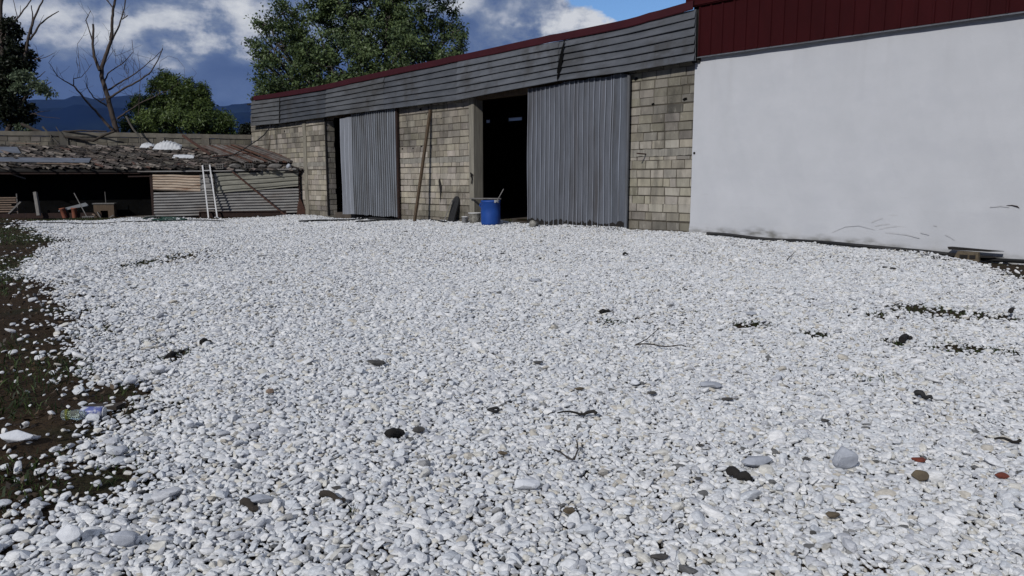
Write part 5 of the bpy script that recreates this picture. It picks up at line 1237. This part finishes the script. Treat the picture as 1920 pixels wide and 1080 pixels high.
c = MB(); rg = 10 * p.length / F; c.tube([(rg * math.cos(a), rg * math.sin(a) * .9, .03 + .004 * math.sin(2 * a)) for a in np.linspace(0, 2 * math.pi, 20)], .008, 7); tag(c.obj('rubber_ring', M['rubber'], None, p), 'small black rubber ring lying on the gravel near the centre', 'ring')
# crumpled bottle and can on the soil
glass = bpy.data.materials.new('clear_plastic'); glass.use_nodes = True; b_ = glass.node_tree.nodes['Principled BSDF']; b_.inputs['Base Color'].default_value = (.75, .85, .75, 1); b_.inputs['Roughness'].default_value = .12; b_.inputs['Transmission Weight'].default_value = .9; b_.inputs['IOR'].default_value = 1.3
p = at_ground(146, 788); bo = thing('plastic_bottle', 'crumpled clear plastic bottle lying on the soil at the gravel edge', 'bottle', p, .15); bo.scale = (.7, .7, .8)
c = MB(); c.lathe([(0, -.11), (.032, -.105), (.036, -.08), (.028, -.04), (.037, .0), (.03, .03), (.034, .06), (.014, .095), (.014, .11), (0, .11)], 18, wob=.12); c.v = [(q[2], q[0], q[1] + .04) for q in c.v]; c.obj('bottle_body', glass, bo)
c = MB(); c.lathe([(0, -.012), (.016, -.012), (.016, .012), (0, .012)], 12); c.v = [(q[2] - .122 + .244, q[0], q[1] + .04) for q in c.v]; c.obj('bottle_cap', M['whiteplastic'], bo)
c = MB(); c.sheet([[(-.085 - .01 * math.cos(a), .037 * math.cos(a), .04 + .037 * math.sin(a)) for a in np.linspace(0, 6.283, 13)], [(-.06, .0375 * math.cos(a), .04 + .0375 * math.sin(a)) for a in np.linspace(0, 6.283, 13)]], thick=(0, 0, .002)); c.obj('bottle_label', mat('yellow_green', (.10, .11, .02), None, bump=0), bo)
p = at_ground(175, 784); cn = thing('drink_can', 'dented blue and silver can beside the plastic bottle', 'can', p, .1)
c = MB(); c.lathe([(0, -.058), (.024, -.058), (.032, -.048), (.031, 0), (.033, .048), (.026, .058), (0, .055)], 18, wob=.06); c.v = [(q[2], q[0], q[1] + .033) for q in c.v]; c.obj('can_body', M['can'], cn)
c = MB(); c.lathe([(.026, .0), (.028, .002), (.026, .005), (0, .003)], 18); c.v = [(q[2] + .057, q[0], q[1] + .033) for q in c.v]; c.obj('can_lid', M['alu'], cn)
c = MB(); p = at_ground(190, 769); c.hexa([(-.1, -.03, 0), (.1, -.03, .01), (.11, .05, .01), (-.09, .05, 0), (-.1, -.03, .02), (.1, -.03, .03), (.11, .05, .03), (-.09, .05, .02)]); tag(c.obj('wood_scrap', M['twig'], None, p), 'dark flat piece of wood behind the can at the gravel edge', 'wood')

# ------------------------------------------------------------------ hills
def hill(label, px_pts, dist, mt, seed, back=2500):
    a0, a1 = -70, 70; n_ = 260; r = np.random.default_rng(seed)
    az_ = np.radians(np.linspace(a0, a1, n_))
    pa = np.array([azel(*q) for q in px_pts]); e = np.interp(az_, pa[:, 0], pa[:, 1])
    w_ = sum(np.sin(az_ * f + r.uniform(0, 6)) / f ** .9 for f in (19, 37, 61, 97, 160, 260)); e = e + w_ * .006
    rows = []
    for v, (dd, hh) in enumerate(((-.32, -.02), (-.24, .22), (-.16, .5), (-.09, .74), (-.04, .9), (0, 1.0), (.08, .9), (.2, .4), (.3, -.02))):
        jit = 1 + .07 * np.sin(az_ * 43 + v * 1.3) * (0 < v < 5) + .05 * np.sin(az_ * 110 + v * 2.1) * (0 < v < 5)
        D = dist * (1 + dd); H = (dist * np.tan(e)) * hh * jit + 1.25
        rows.append([(D * math.sin(a), D * math.cos(a), h) for a, h in zip(az_, H)])
    c = MB(); c.sheet(rows, smooth=True); o = c.obj('hill', mt, None); tag(o, kind='structure'); return o
M['hill'] = mat('hazed_hill_forest', (.002, .011, .045), (.004, .015, .052), .004, .95, bump=0, tint=False, c3=(.012, .026, .05), scale3=.0025, amt3=.5, spec=.02)  # blue of distant haze is painted into the forest colour
hill('near', [(-800, 215), (0, 207), (120, 202), (240, 202), (420, 214), (475, 210), (700, 205), (1500, 215)], 4200, M['hill'], 3)
hill('far', [(-800, 190), (0, 195), (60, 187), (160, 187), (240, 179), (330, 185), (410, 199), (470, 192), (640, 182), (1500, 200)], 7600, M['hill'], 5)
HAZE = True
if HAZE:
    c = MB(); c.box(-9500, 9500, -9500, 13000, -2.0, 1500)
    hm = bpy.data.materials.new('haze'); hm.use_nodes = True; N, L = hm.node_tree.nodes, hm.node_tree.links
    for n_ in list(N):
        if n_.type == 'BSDF_PRINCIPLED': N.remove(n_)
    pv = N.new('ShaderNodeVolumePrincipled'); pv.inputs['Color'].default_value = (.36, .56, 1.0, 1); pv.inputs['Density'].default_value = .000016; pv.inputs['Anisotropy'].default_value = .0
    L.new(pv.outputs[0], N['Material Output'].inputs['Volume'])
    hz = c.obj('haze', hm, None); tag(hz, kind='stuff')
sc.cycles.max_bounces = 6; sc.cycles.diffuse_bounces = 3; sc.cycles.volume_bounces = 0; sc.cycles.use_denoising = True
